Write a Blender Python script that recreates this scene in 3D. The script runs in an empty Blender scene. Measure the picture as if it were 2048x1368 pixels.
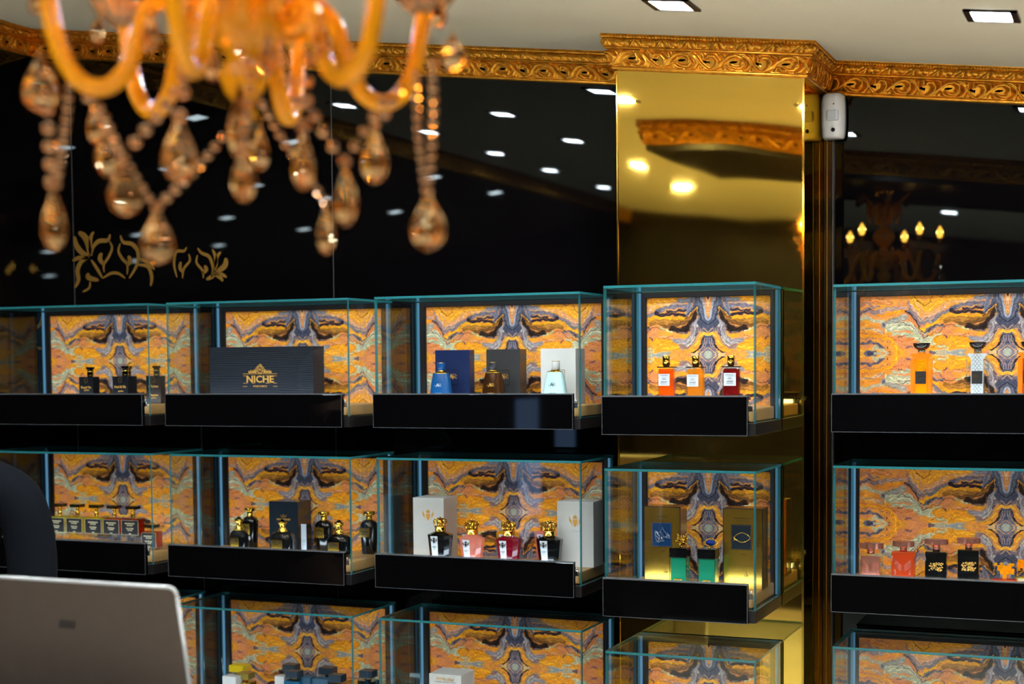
import bpy, bmesh, math, random
import numpy as np
from mathutils import Vector, Matrix
sc = bpy.context.scene
COL = sc.collection
PI = math.pi
# ------------------------------------------------------------------ camera
FPX, CX, CY = 3056.99, 1023.92, 880.54
YAW, PITCH, ROLL = [math.radians(a) for a in (22.4035, -2.9193, -0.4934)]
FW = Vector((-math.sin(YAW)*math.cos(PITCH), math.cos(YAW)*math.cos(PITCH), math.sin(PITCH)))
R0 = Vector((math.cos(YAW), math.sin(YAW), 0)); U0 = R0.cross(FW)
RT = R0*math.cos(ROLL)+U0*math.sin(ROLL); UP = -R0*math.sin(ROLL)+U0*math.cos(ROLL)
cam = bpy.data.cameras.new('camera'); cam_o = bpy.data.objects.new('camera', cam); COL.objects.link(cam_o)
cam.sensor_width = 36; cam.lens = FPX/2048*36
cam.shift_x = (1024-CX)/2048*-1; cam.shift_y = (CY-684)/2048
cam_o.matrix_world = Matrix(((RT.x, UP.x, -FW.x, 0), (RT.y, UP.y, -FW.y, 0), (RT.z, UP.z, -FW.z, 0), (0, 0, 0, 1)))
cam.clip_start = .05; cam.clip_end = 60
cam.dof.use_dof = True; cam.dof.focus_distance = 3.62; cam.dof.aperture_fstop = 2.7; cam.dof.aperture_blades = 9
sc.camera = cam_o
# ------------------------------------------------------------------ view and world
sc.view_settings.view_transform = 'Standard'; sc.view_settings.look = 'None'
sc.view_settings.exposure = 0.0; sc.view_settings.gamma = 1.0; sc.view_settings.use_curve_mapping = False
W = bpy.data.worlds.new('world'); sc.world = W; W.use_nodes = True
W.node_tree.nodes['Background'].inputs[0].default_value = (.01, .01, .012, 1)
W.node_tree.nodes['Background'].inputs[1].default_value = 1
sc.cycles.max_bounces = 14; sc.cycles.transparent_max_bounces = 48; sc.cycles.transmission_bounces = 10
sc.cycles.glossy_bounces = 7; sc.cycles.diffuse_bounces = 4; sc.cycles.sample_clamp_indirect = 25
sc.cycles.use_denoising = True; sc.cycles.caustics_refractive = False; sc.cycles.caustics_reflective = False
sc.cycles.blur_glossy = .3
# light levels of the shop's lamps and of the glow put into glass edges
E_DOWN, E_STRIP, E_POST, E_BULB, E_POINT = 415., 12.5, .55, 80., 8.

def ray(px, py): return FW+RT*((px-CX)/FPX)+UP*((CY-py)/FPX)
def at(px, py, Y):                      # the point of the plane y = Y seen at a photograph pixel
    v = ray(px, py); return v*(Y/v.y)
def atz(px, py, d):                     # the point at depth d
    return ray(px, py)*d
def ceil_z(x): return .639-.121*x
# ------------------------------------------------------------------ helpers
def lin(c):
    return tuple(((v/255.)/12.92 if v/255. <= .04045 else ((v/255.+.055)/1.055)**2.4) for v in c)
def tag(o, label=None, cat=None, group=None, kind=None):
    if label: o['label'] = label
    if cat: o['category'] = cat
    if group: o['group'] = group
    if kind: o['kind'] = kind
    return o
def empty(name, loc, label, cat, group=None, rz=0):
    o = bpy.data.objects.new(name, None); COL.objects.link(o); o.location = loc; o.rotation_euler = (0, 0, rz)
    o.empty_display_size = .02
    return tag(o, label, cat, group)
def nodes(m): return m.node_tree.nodes, m.node_tree.links
def pbr(name, col, rough=.5, metal=0., spec=.5, trans=0., ior=1.45, noise=0., nscale=30., emit=None, es=0., coat=0., bump=0., bscale=40.):
    m = bpy.data.materials.new(name); m.use_nodes = True; N, L = nodes(m); b = N['Principled BSDF']
    c = (*lin(col), 1); b.inputs['Base Color'].default_value = c
    b.inputs['Roughness'].default_value = rough; b.inputs['Metallic'].default_value = metal
    b.inputs['Specular IOR Level'].default_value = spec; b.inputs['Transmission Weight'].default_value = trans
    b.inputs['IOR'].default_value = ior; b.inputs['Coat Weight'].default_value = coat
    if emit: b.inputs['Emission Color'].default_value = (*lin(emit), 1); b.inputs['Emission Strength'].default_value = es
    if noise:
        t = N.new('ShaderNodeTexNoise'); t.inputs['Scale'].default_value = nscale; t.inputs['Detail'].default_value = 5
        tc = N.new('ShaderNodeTexCoord'); L.new(tc.outputs['Object'], t.inputs['Vector'])
        r = N.new('ShaderNodeValToRGB'); L.new(t.outputs['Fac'], r.inputs[0])
        r.color_ramp.elements[0].position = .3; r.color_ramp.elements[1].position = .7
        r.color_ramp.elements[0].color = tuple(max(0, v*(1-noise)) for v in c[:3])+(1,)
        r.color_ramp.elements[1].color = tuple(min(1, v*(1+noise)) for v in c[:3])+(1,)
        L.new(r.outputs[0], b.inputs['Base Color'])
    if bump:
        t = N.new('ShaderNodeTexNoise'); t.inputs['Scale'].default_value = bscale
        tc = N.new('ShaderNodeTexCoord'); L.new(tc.outputs['Object'], t.inputs['Vector'])
        u = N.new('ShaderNodeBump'); u.inputs['Strength'].default_value = 1; u.inputs['Distance'].default_value = bump
        L.new(t.outputs['Fac'], u.inputs['Height']); L.new(u.outputs[0], b.inputs['Normal'])
    return m
def emis(name, col, s):
    m = bpy.data.materials.new(name); m.use_nodes = True; N, L = nodes(m); N.remove(N['Principled BSDF'])
    e = N.new('ShaderNodeEmission'); e.inputs[0].default_value = (*lin(col), 1); e.inputs[1].default_value = s
    L.new(e.outputs[0], N['Material Output'].inputs[0]); return m
def pane_mat(name, tint, ior=1.45):
    m = bpy.data.materials.new(name); m.use_nodes = True; N, L = nodes(m); N.remove(N['Principled BSDF'])
    t = N.new('ShaderNodeBsdfTransparent'); t.inputs[0].default_value = (*tint, 1)
    g = N.new('ShaderNodeBsdfGlossy'); g.inputs['Roughness'].default_value = .0; g.inputs[0].default_value = (.9, 1, 1, 1)
    lw = N.new('ShaderNodeLayerWeight'); lw.inputs[0].default_value = .5
    p5 = N.new('ShaderNodeMath'); p5.operation = 'POWER'; L.new(lw.outputs['Facing'], p5.inputs[0]); p5.inputs[1].default_value = 5
    f = N.new('ShaderNodeMath'); f.operation = 'MULTIPLY_ADD'; L.new(p5.outputs[0], f.inputs[0]); f.inputs[1].default_value = .9; f.inputs[2].default_value = .035
    mx = N.new('ShaderNodeMixShader'); L.new(f.outputs[0], mx.inputs[0]); L.new(t.outputs[0], mx.inputs[1]); L.new(g.outputs[0], mx.inputs[2])
    L.new(mx.outputs[0], N['Material Output'].inputs[0]); return m
def crystal_mat(name, tint, body, k):
    # cut crystal: clear refracting glass with a little cast colour
    m = bpy.data.materials.new(name); m.use_nodes = True; N, L = nodes(m); N.remove(N['Principled BSDF'])
    g = N.new('ShaderNodeBsdfGlass'); g.inputs['IOR'].default_value = 1.55; g.inputs[0].default_value = (*lin(tint), 1); g.inputs['Roughness'].default_value = .02
    d = N.new('ShaderNodeBsdfTranslucent'); d.inputs[0].default_value = (*lin(body), 1)
    d2 = N.new('ShaderNodeBsdfDiffuse'); d2.inputs[0].default_value = (*lin(body), 1)
    a = N.new('ShaderNodeAddShader'); L.new(d.outputs[0], a.inputs[0]); L.new(d2.outputs[0], a.inputs[1])
    mx = N.new('ShaderNodeMixShader'); mx.inputs[0].default_value = k
    L.new(g.outputs[0], mx.inputs[1]); L.new(a.outputs[0], mx.inputs[2]); L.new(mx.outputs[0], N['Material Output'].inputs[0]); return m

def liquid_mat(name, col, dens=.45):
    # coloured perfume: light passes straight through tinted, some scatters, the surface shines
    m = bpy.data.materials.new(name); m.use_nodes = True; N, L = nodes(m); N.remove(N['Principled BSDF'])
    c = lin(col); t = N.new('ShaderNodeBsdfTransparent'); t.inputs[0].default_value = (*[min(1, v**.5) for v in c], 1)
    d = N.new('ShaderNodeBsdfTranslucent'); d.inputs[0].default_value = (*c, 1); e = N.new('ShaderNodeBsdfDiffuse'); e.inputs[0].default_value = (*c, 1)
    ad = N.new('ShaderNodeAddShader'); L.new(d.outputs[0], ad.inputs[0]); L.new(e.outputs[0], ad.inputs[1])
    m1 = N.new('ShaderNodeMixShader'); m1.inputs[0].default_value = dens; L.new(t.outputs[0], m1.inputs[1]); L.new(ad.outputs[0], m1.inputs[2])
    g = N.new('ShaderNodeBsdfGlossy'); g.inputs['Roughness'].default_value = .05
    lw = N.new('ShaderNodeLayerWeight'); lw.inputs[0].default_value = .5; p5 = N.new('ShaderNodeMath'); p5.operation = 'POWER'; L.new(lw.outputs['Facing'], p5.inputs[0]); p5.inputs[1].default_value = 4
    f = N.new('ShaderNodeMath'); f.operation = 'MULTIPLY_ADD'; L.new(p5.outputs[0], f.inputs[0]); f.inputs[1].default_value = .6; f.inputs[2].default_value = .05
    m2 = N.new('ShaderNodeMixShader'); L.new(f.outputs[0], m2.inputs[0]); L.new(m1.outputs[0], m2.inputs[1]); L.new(g.outputs[0], m2.inputs[2])
    L.new(m2.outputs[0], N['Material Output'].inputs[0]); return m
class MB:
    """collects shapes, builds one mesh object"""
    def __init__(s): s.v = []; s.f = []; s.m = []; s.sm = []
    def add(s, vs, fs, mi=0, smooth=False):
        o = len(s.v); s.v += [tuple(v) for v in vs]
        for f in fs: s.f.append(tuple(i+o for i in f)); s.m.append(mi); s.sm.append(smooth)
        return s
    def box(s, a, b, mi=0, bev=0.):
        (x0, y0, z0), (x1, y1, z1) = a, b
        if x0 > x1: x0, x1 = x1, x0
        if y0 > y1: y0, y1 = y1, y0
        if z0 > z1: z0, z1 = z1, z0
        e = bev
        if e <= 0:
            vs = [(x, y, z) for z in (z0, z1) for y in (y0, y1) for x in (x0, x1)]
            return s.add(vs, [(0, 2, 3, 1), (4, 5, 7, 6), (0, 1, 5, 4), (2, 6, 7, 3), (0, 4, 6, 2), (1, 3, 7, 5)], mi)
        e = min(e, (x1-x0)/2.2, (y1-y0)/2.2, (z1-z0)/2.2)
        bm = bmesh.new(); bmesh.ops.create_cube(bm, size=1)
        for v in bm.verts: v.co = Vector((x0+(v.co.x+.5)*(x1-x0), y0+(v.co.y+.5)*(y1-y0), z0+(v.co.z+.5)*(z1-z0)))
        bmesh.ops.bevel(bm, geom=list(bm.edges), offset=e, segments=2, affect='EDGES', profile=.5)
        bm.verts.index_update(); s.add([v.co[:] for v in bm.verts], [[v.index for v in f.verts] for f in bm.faces], mi); bm.free(); return s
    def lathe(s, prof, c=(0, 0, 0), seg=24, mi=0, sx=1., sy=1., flute=0, fd=0., smooth=True, power=2.):
        vs = []; n = len(prof)
        for r, z in prof:
            for k in range(seg):
                a = 2*PI*k/seg; ca, sa = math.cos(a), math.sin(a)
                q = 1.
                if power != 2.: q = 1/((abs(ca)**power+abs(sa)**power)**(1/power))
                if flute: q *= 1+fd*math.cos(flute*a)
                vs.append((c[0]+r*ca*q*sx, c[1]+r*sa*q*sy, c[2]+z))
        fs = [(i*seg+k, i*seg+(k+1) % seg, (i+1)*seg+(k+1) % seg, (i+1)*seg+k) for i in range(n-1) for k in range(seg)]
        fs += [tuple(range(seg))[::-1], tuple((n-1)*seg+k for k in range(seg))]
        return s.add(vs, fs, mi, smooth)
    def tube(s, pts, r, seg=10, mi=0, smooth=True):
        pts = [Vector(p) for p in pts]; n = len(pts); rs = r if isinstance(r, (list, tuple)) else [r]*n
        vs = []; up = Vector((0, 0, 1)); px = None
        for i, p in enumerate(pts):
            t = (pts[min(i+1, n-1)]-pts[max(i-1, 0)]).normalized()
            if px is None:
                px = t.cross(up)
                if px.length < .1: px = t.cross(Vector((1, 0, 0)))
            px = (px-t*px.dot(t)).normalized(); py = t.cross(px)
            for k in range(seg):
                a = 2*PI*k/seg; vs.append(p+(px*math.cos(a)+py*math.sin(a))*rs[i])
        fs = [(i*seg+k, i*seg+(k+1) % seg, (i+1)*seg+(k+1) % seg, (i+1)*seg+k) for i in range(n-1) for k in range(seg)]
        fs += [tuple(range(seg))[::-1], tuple((n-1)*seg+k for k in range(seg))]
        return s.add(vs, fs, mi, smooth)
    def ball(s, c, r, seg=12, rings=8, mi=0, sz=1., smooth=True):
        return s.lathe([(max(1e-5, r*math.sin(PI*i/rings)), -r*sz*math.cos(PI*i/rings)) for i in range(rings+1)], c, seg, mi, smooth=smooth)
    def prism(s, poly, y0, y1, mi=0, smooth=False):     # polygon in x,z pushed along y
        n = len(poly); vs = [(x, y0, z) for x, z in poly]+[(x, y1, z) for x, z in poly]
        fs = [tuple(range(n)), tuple(range(2*n-1, n-1, -1))]+[(i, i+n, (i+1) % n+n, (i+1) % n) for i in range(n)]
        return s.add(vs, fs, mi, smooth)
    def build(s, name, mats, parent=None, loc=None):
        me = bpy.data.meshes.new(name); me.from_pydata(s.v, [], s.f)
        mats = mats if isinstance(mats, (list, tuple)) else [mats]
        for m in mats: me.materials.append(m)
        me.polygons.foreach_set('material_index', s.m); me.polygons.foreach_set('use_smooth', s.sm)
        bm = bmesh.new(); bm.from_mesh(me); bmesh.ops.recalc_face_normals(bm, faces=bm.faces); bm.to_mesh(me); bm.free()
        o = bpy.data.objects.new(name, me); COL.objects.link(o)
        if parent: o.parent = parent
        if loc is not None: o.location = loc
        return o
def text(name, s, size, mat, parent, loc, rx=PI/2, depth=.0004, align='CENTER', sx=1., rz=0, bold=0.):
    c = bpy.data.curves.new(name, 'FONT'); c.body = s; c.size = size; c.align_x = align; c.align_y = 'CENTER'
    c.extrude = depth; c.resolution_u = 2; c.offset = bold*size
    t = bpy.data.objects.new(name, c); COL.objects.link(t); bpy.context.view_layer.update()
    me = bpy.data.meshes.new_from_object(t); bpy.data.objects.remove(t); bpy.data.curves.remove(c)
    me.materials.clear(); me.materials.append(mat)
    o = bpy.data.objects.new(name, me); COL.objects.link(o); o.parent = parent; o.location = loc
    o.rotation_euler = (rx, 0, rz); o.scale = (sx, 1, 1); return o
def copy_tree(o, parent=None):
    c = o.copy(); COL.objects.link(c)
    if parent is not None: c.parent = parent
    for ch in list(o.children): copy_tree(ch, c)
    return c
# ------------------------------------------------------------------ materials
M = {}
def black_gloss(name, col=(6, 5, 6), rough=.015, ior=1.38, wav=.0006, wsc=1.1):
    m = pbr(name, col, rough, ior=ior, bump=wav, bscale=wsc); m.node_tree.nodes['Principled BSDF'].inputs['Specular Tint'].default_value = (.82, .97, 1, 1); return m
M['wall'] = black_gloss('black_gloss_panel')
M['fascia'] = black_gloss('black_gloss_drawer', (5, 5, 6), .03, 1.4, .0002, 2)
M['seam'] = pbr('grey_seam', (70, 70, 72), .4)
M['black'] = pbr('satin_black', (22, 21, 22), .35, noise=.2)
M['frame'] = pbr('black_frame', (30, 28, 30), .3, noise=.15)
M['rim'] = pbr('rim_highlight', (120, 128, 135), .25, metal=.6)
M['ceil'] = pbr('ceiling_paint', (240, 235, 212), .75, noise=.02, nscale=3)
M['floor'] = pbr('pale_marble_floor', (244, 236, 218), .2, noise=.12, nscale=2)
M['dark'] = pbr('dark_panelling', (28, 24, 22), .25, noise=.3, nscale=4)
M['gold'] = pbr('antique_gold', (224, 158, 50), .3, metal=.85, noise=.25, nscale=60)
M['goldmir'] = pbr('gold_mirror', (246, 206, 96), .03, metal=1., bump=.0065, bscale=1.3)
M['goldmir'].node_tree.nodes['Principled BSDF'].inputs['Specular Tint'].default_value = (.9, .62, .2, 1)
M['bronze'] = pbr('bronze_gloss', (70, 58, 40), .05, metal=.7)
M['goldfoil'] = pbr('gold_foil', (225, 180, 75), .22, metal=1.)
M['goldink'] = pbr('gold_print', (226, 172, 84), .4, metal=.3)
M['goldcap'] = pbr('polished_gold', (235, 190, 80), .09, metal=1.)
M['golddim'] = pbr('dim_gold', (150, 112, 45), .4, metal=.6)
M['rose'] = pbr('rose_gold', (215, 140, 120), .22, metal=.85)
M['silver'] = pbr('silver_metal', (200, 205, 210), .15, metal=1.)
M['pane'] = pane_mat('clear_pane', (.965, .985, .98))
M['edge'] = pbr('teal_glass_edge', (44, 124, 130), .12, trans=.25, spec=.8)
M['wood'] = pbr('oak_board', (196, 152, 96), .45, noise=.25, nscale=14)
M['strip'] = emis('led_strip', (222, 238, 255), E_STRIP)
M['post'] = emis('glass_edge_glow', (120, 180, 225), E_POST)
M['down'] = emis('downlight_panel', (244, 246, 250), E_DOWN)
M['bulb'] = emis('candle_bulb', (255, 176, 62), E_BULB)
M['white'] = pbr('white_card', (204, 205, 203), .5, noise=.03)
M['whiteplastic'] = pbr('white_plastic', (235, 235, 232), .3)
M['lens'] = pbr('sensor_lens', (215, 222, 224), .35)
M['ink'] = pbr('dark_ink', (25, 22, 25), .5)
M['cream'] = pbr('cream_print', (215, 205, 170), .4)
# ------------------------------------------------------------------ noise for patterns
def vnoise(x, y, seed=0):
    rs = np.random.RandomState(seed); T = rs.rand(256, 256)
    xi = np.floor(x).astype(int); yi = np.floor(y).astype(int); fx = x-xi; fy = y-yi
    fx = fx*fx*(3-2*fx); fy = fy*fy*(3-2*fy); g = lambda a, b: T[a % 256, b % 256]
    return (g(xi, yi)*(1-fx)+g(xi+1, yi)*fx)*(1-fy)+(g(xi, yi+1)*(1-fx)+g(xi+1, yi+1)*fx)*fy
def fbm(x, y, o=4, seed=0):
    s = 0.; a = .5
    for i in range(o): s = s+a*(vnoise(x*2**i, y*2**i, seed+i)-.5); a *= .55
    return s
def seg_dist(x, y, pts):
    """distance to a polyline and the fraction along it"""
    best = np.full(x.shape, 1e9); fr = np.zeros(x.shape); n = len(pts)-1
    for i in range(n):
        (ax, ay), (bx, by) = pts[i], pts[i+1]; dx, dy = bx-ax, by-ay
        t = np.clip(((x-ax)*dx+(y-ay)*dy)/(dx*dx+dy*dy+1e-9), 0, 1); d = np.hypot(x-ax-t*dx, y-ay-t*dy)
        k = d < best; best = np.where(k, d, best); fr = np.where(k, (i+t)/n, fr)
    return best, fr
# ------------------------------------------------------------------ marbled print
# pattern space: x 405..1880 leftwards from the mirror axis, y 150..755 above it
def marble(u, v):
    """u,v = distance from the mirror axes (pattern units) -> linear rgb"""
    X = 1880-u; Y = 755-v
    wx = X+70*fbm(X/150, Y/90, 4, 3)+22*fbm(X/34, Y/26, 3, 9); wy = Y+60*fbm(X/120, Y/110, 4, 21)+26*fbm(X/36, Y/30, 3, 5)
    wy = wy+9*np.abs((X/42+3*fbm(X/200, Y/200, 2, 40)) % 2-1)-4
    fade = np.clip(u/90, 0, 1); X2 = 1880-u+(wx-X)*fade; Y2 = Y+(wy-Y)*(.35+.65*fade)
    big = fbm(X2/160, Y2/60, 4, 60)+.5
    c = np.zeros(u.shape+(3,)); A = np.array((244, 160, 56.)); B = np.array((230, 146, 92.)); C = np.array((250, 172, 44.))
    k = np.clip((big-.35)*4, 0, 1)[..., None]; c = A*(1-k)+B*k
    k = np.clip((.4-big)*5, 0, 1)[..., None]; c = c*(1-k)+C*k
    def st(pts, w, col, soft=.35, w2=None):
        nonlocal c
        d, f = seg_dist(X2, Y2, pts); ww = w/2 if w2 is None else (w+(w2-w)*f)/2
        a = np.clip((ww-d)/(np.maximum(ww*soft, 1.6)), 0, 1)[..., None]; cc = np.array(col, float)
        if w >= 24:       # bands run along the flow inside a wide stroke
            band = np.sin(d/2.7+NB*2.2)*.5+np.sin(d/6.1+NB*3.1+w)*.5
            cc = cc*(1+.17*band)[..., None]+np.clip(band-.55, 0, 1)[..., None]*np.array((70, 40, 20.))
        c = c*(1-a)+cc*a
    NB = 4*fbm(X2/70, Y2/40, 3, 12)
    # far side
    st([(400, 200), (560, 180), (700, 230)], 90, (222, 140, 80)); st([(405, 330), (480, 290), (560, 320), (640, 300)], 60, (150, 122, 124))
    st([(405, 240), (470, 210), (520, 260), (600, 260)], 34, (170, 132, 122)); st([(405, 400), (470, 370), (540, 420), (620, 410)], 50, (190, 180, 150))
    st([(420, 340), (480, 290), (560, 290)], 9, (60, 45, 55)); st([(410, 260), (470, 200), (520, 195), (620, 215)], 8, (225, 110, 35))
    st([(405, 460), (500, 440), (600, 470), (680, 470)], 36, (238, 150, 60)); st([(600, 350), (700, 345), (780, 320), (870, 330)], 34, (250, 150, 30))
    st([(640, 300), (740, 290), (860, 290)], 46, (185, 150, 140)); st([(405, 500), (560, 490), (640, 530)], 26, (205, 170, 140))
    st([(405, 560), (560, 560), (690, 600), (780, 690), (800, 790)], 56, (248, 160, 38)); st([(405, 535), (540, 532), (650, 570), (760, 610), (850, 650), (900, 630), (960, 605)], 7, (205, 92, 30))
    st([(405, 590), (540, 585), (640, 620)], 10, (150, 110, 110))
    st([(420, 650), (500, 630), (580, 655), (660, 700)], 40, (92, 88, 108)); st([(560, 690), (640, 720), (700, 755)], 50, (200, 190, 150))
    st([(400, 755), (560, 755)], 95, (242, 172, 70)); st([(480, 755), (560, 755)], 76, (96, 96, 124)); st([(500, 755), (530, 755)], 34, (50, 48, 74)); st([(560, 755), (640, 755)], 20, (190, 180, 150))
    for q in ((624, 695), (676, 645), (700, 690), (720, 725), (812, 745), (1155, 697)): st([q, (q[0]+3, q[1]+3)], 12, (40, 32, 50))
    # cream sweep
    st([(650, 450), (740, 420), (860, 390)], 80, (158, 156, 146)); st([(640, 440), (660, 490), (720, 480)], 26, (95, 95, 115))
    st([(700, 500), (820, 480), (910, 470), (1000, 540), (1060, 610), (1150, 640), (1195, 590)], 96, (196, 198, 166), .25)
    st([(750, 560), (860, 560), (960, 580), (1040, 650)], 50, (188, 194, 160)); st([(780, 470), (860, 440), (930, 470), (1010, 560)], 10, (120, 104, 110)); st([(800, 600), (860, 580), (910, 560)], 6, (60, 60, 70))
    st([(860, 630), (900, 600), (960, 600)], 10, (236, 112, 30))
    # orange valley and mauve bands
    st([(930, 150), (960, 220), (1050, 330), (1160, 270), (1300, 230), (1480, 190), (1640, 160)], 120, (250, 168, 50))
    st([(960, 240), (1050, 350), (1150, 320), (1280, 260), (1420, 230), (1540, 210)], 30, (236, 168, 110)); st([(900, 250), (950, 310), (1040, 400), (1160, 350), (1270, 290)], 28, (214, 168, 140))
    st([(890, 230), (920, 320), (1050, 430), (1140, 390), (1240, 340), (1330, 300), (1450, 250), (1600, 215)], 34, (156, 130, 130))
    st([(900, 330), (1000, 430), (1060, 465), (1150, 410), (1240, 350), (1330, 300)], 30, (124, 118, 128)); st([(1000, 400), (1060, 440), (1160, 385)], 8, (225, 190, 150))
    st([(870, 330), (930, 365), (990, 430), (1030, 520)], 26, (122, 100, 108)); st([(880, 350), (950, 420), (1000, 500), (1050, 590)], 8, (226, 120, 40))
    st([(1020, 500), (1060, 515), (1140, 455), (1200, 410), (1300, 350), (1380, 372), (1500, 380), (1640, 374)], 36, (243, 170, 34), .3)
    st([(1230, 400), (1330, 405), (1450, 400)], 44, (215, 145, 45))
    st([(1060, 548), (1130, 490), (1190, 465), (1250, 478)], 36, (118, 108, 116)); st([(1060, 560), (1140, 515), (1210, 470)], 9, (180, 165, 165))
    st([(868, 330), (920, 355), (985, 430), (1010, 500), (1062, 550), (1100, 530)], 10, (42, 30, 34)); st([(1090, 520), (1180, 455), (1245, 472), (1305, 420), (1350, 440), (1440, 462)], 8, (70, 48, 40))
    st([(960, 450), (1010, 540), (1052, 602), (1130, 560), (1220, 515), (1300, 470), (1400, 490)], 9, (138, 78, 64)); st([(1050, 580), (1140, 540), (1240, 500)], 8, (196, 150, 130))
    st([(940, 160), (985, 225), (1050, 265), (1105, 230), (1150, 165)], 8, (60, 42, 34), .5); st([(1180, 170), (1220, 188), (1290, 168)], 7, (50, 38, 34), .5)
    # slate shoulder
    st([(1560, 200), (1680, 190)], 50, (140, 140, 152)); st([(1330, 300), (1480, 262), (1640, 262)], 50, (108, 104, 120)); st([(1400, 250), (1500, 230), (1620, 235)], 14, (196, 160, 130))
    st([(1330, 315), (1400, 345), (1540, 335), (1670, 338)], 40, (34, 28, 40)); st([(1430, 315), (1560, 300), (1660, 290)], 22, (48, 44, 60)); st([(1380, 285), (1500, 290), (1620, 268)], 7, (200, 160, 135))
    # brown to black
    st([(1290, 425), (1420, 415), (1560, 410), (1670, 405)], 76, (160, 108, 44)); st([(1420, 450), (1540, 430), (1660, 420)], 50, (110, 74, 38)); st([(1330, 430), (1400, 395), (1500, 400)], 8, (210, 150, 70))
    st([(1490, 480), (1590, 500), (1670, 480), (1720, 400), (1770, 300)], 84, (36, 26, 24), .5); st([(1640, 370), (1700, 340), (1740, 300)], 36, (120, 78, 34)); st([(1450, 500), (1540, 520), (1660, 520)], 16, (120, 100, 105))
    st([(1380, 470), (1440, 500), (1480, 515)], 28, (190, 190, 140))
    # lower orange
    st([(1200, 620), (1340, 610), (1480, 650), (1600, 650)], 100, (252, 164, 40)); st([(1280, 700), (1420, 690), (1560, 690)], 70, (250, 168, 44))
    st([(1380, 545), (1500, 590), (1620, 580)], 24, (224, 150, 110)); st([(1360, 555), (1450, 600), (1540, 590)], 7, (130, 70, 60)); st([(1400, 580), (1500, 560)], 6, (110, 60, 50)); st([(1265, 575), (1300, 590)], 24, (120, 70, 90))
    st([(1140, 755), (1480, 755)], 60, (196, 182, 150)); st([(1200, 690), (1300, 705)], 40, (214, 200, 150)); st([(1120, 755), (1150, 755)], 40, (110, 88, 100)); st([(1300, 755), (1460, 755)], 22, (150, 160, 165)); st([(1480, 755), (1620, 755)], 36, (236, 160, 70))
    st([(880, 700), (930, 690)], 20, (140, 95, 110))
    # outer curtain of the figure
    st([(1830, 470), (1740, 500), (1700, 600), (1600, 660)], 130, (150, 132, 134), .5); st([(1690, 560), (1640, 620), (1560, 640)], 60, (196, 176, 150), .5)
    st([(1880, 470), (1880, 640)], 150, (92, 90, 108), .4); st([(1830, 700), (1880, 700)], 110, (120, 110, 122), .5)
    st([(1800, 400), (1750, 440), (1735, 520), (1700, 590), (1620, 620), (1520, 610)], 70, (150, 146, 154)); st([(1790, 420), (1760, 520), (1720, 600), (1640, 650)], 16, (206, 200, 170)); st([(1740, 430), (1710, 520), (1640, 580)], 6, (80, 74, 90)); st([(1700, 650), (1620, 668), (1560, 660)], 14, (160, 100, 90))
    st([(1660, 330), (1670, 260), (1700, 190), (1720, 140)], 60, (112, 116, 134)); st([(1700, 300), (1745, 220), (1770, 140)], 46, (84, 90, 110))
    st([(1780, 130), (1790, 260), (1830, 380), (1880, 430)], 96, (84, 92, 112)); st([(1830, 130), (1835, 260), (1860, 370), (1880, 400)], 26, (140, 146, 164))
    st([(1660, 355), (1690, 330), (1752, 272), (1785, 330)], 10, (236, 166, 60)); st([(1655, 335), (1700, 305), (1745, 240), (1775, 290), (1820, 400), (1880, 448)], 12, (34, 34, 56), .5)
    st([(1880, 130), (1880, 330)], 62, (242, 192, 140), .2, 22); st([(1850, 130), (1862, 260), (1880, 350)], 6, (180, 96, 50), .6); st([(1880, 130), (1880, 180)], 20, (60, 40, 40)); st([(1873, 200), (1880, 330)], 5, (200, 120, 60))
    st([(1800, 420), (1850, 470), (1880, 500)], 60, (74, 78, 100)); st([(1750, 560), (1762, 510), (1800, 480), (1840, 490), (1880, 530)], 40, (96, 88, 104)); st([(1830, 485), (1880, 528)], 8, (226, 186, 120), .6); st([(1760, 540), (1780, 495), (1810, 480)], 5, (206, 176, 120), .6)
    # figure
    poly = [(1620, 705), (1720, 692), (1775, 640), (1798, 570), (1830, 540), (1880, 548)]
    st(poly, 34, (232, 166, 58), .3); st([(1700, 745), (1768, 718), (1812, 660), (1836, 590), (1880, 572)], 22, (32, 28, 38), .4)
    st([(1880, 600), (1860, 640), (1880, 700)], 90, (98, 102, 120)); st([(1880, 600), (1880, 700)], 34, (70, 78, 104)); st([(1845, 590), (1850, 640), (1820, 690), (1770, 730), (1700, 750)], 7, (222, 172, 140), .6)
    st([(1800, 735), (1840, 700), (1870, 640), (1868, 590)], 6, (180, 150, 150), .6); st([(1690, 755), (1850, 755)], 22, (226, 190, 130), .3, 60)
    dm = np.abs(X2-1880)+np.abs(Y2-755)*1.15
    for r, w, col in ((95, 10, (112, 112, 140)), (78, 7, (226, 176, 130)), (60, 12, (120, 118, 138)), (44, 7, (224, 160, 90)), (26, 26, (176, 184, 170))):
        a = np.clip((w-np.abs(dm-r))/4, 0, 1)[..., None]; c = c*(1-a)+np.array(col, float)*a
    # fine marbling lines
    ph = (Y2+.35*X2*np.sin(X2/260))/15+3.2*fbm(X2/90, Y2/42, 3, 77); ln = np.abs((ph % 1)-.5)*2
    a = (np.clip((ln-.84)*6, 0, 1)*np.clip(fbm(X2/120, Y2/60, 2, 90)*5+.45, 0, 1)*.55)[..., None]; c = c*(1-a)+c*.42*a
    a = (np.clip((.12-ln)*8, 0, 1)*np.clip(fbm(X2/100, Y2/50, 2, 95)*4+.3, 0, 1)*.45)[..., None]; c = c*(1-a)+np.array((246, 200, 150.))*a
    c = c*(1+.26*fbm(X2/26, Y2/9, 3, 33))[..., None]; g_ = c.mean(-1, keepdims=True); c = (g_+(c-g_)*1.02)*.94
    s = np.clip(c, 0, 255)/255.
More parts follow.
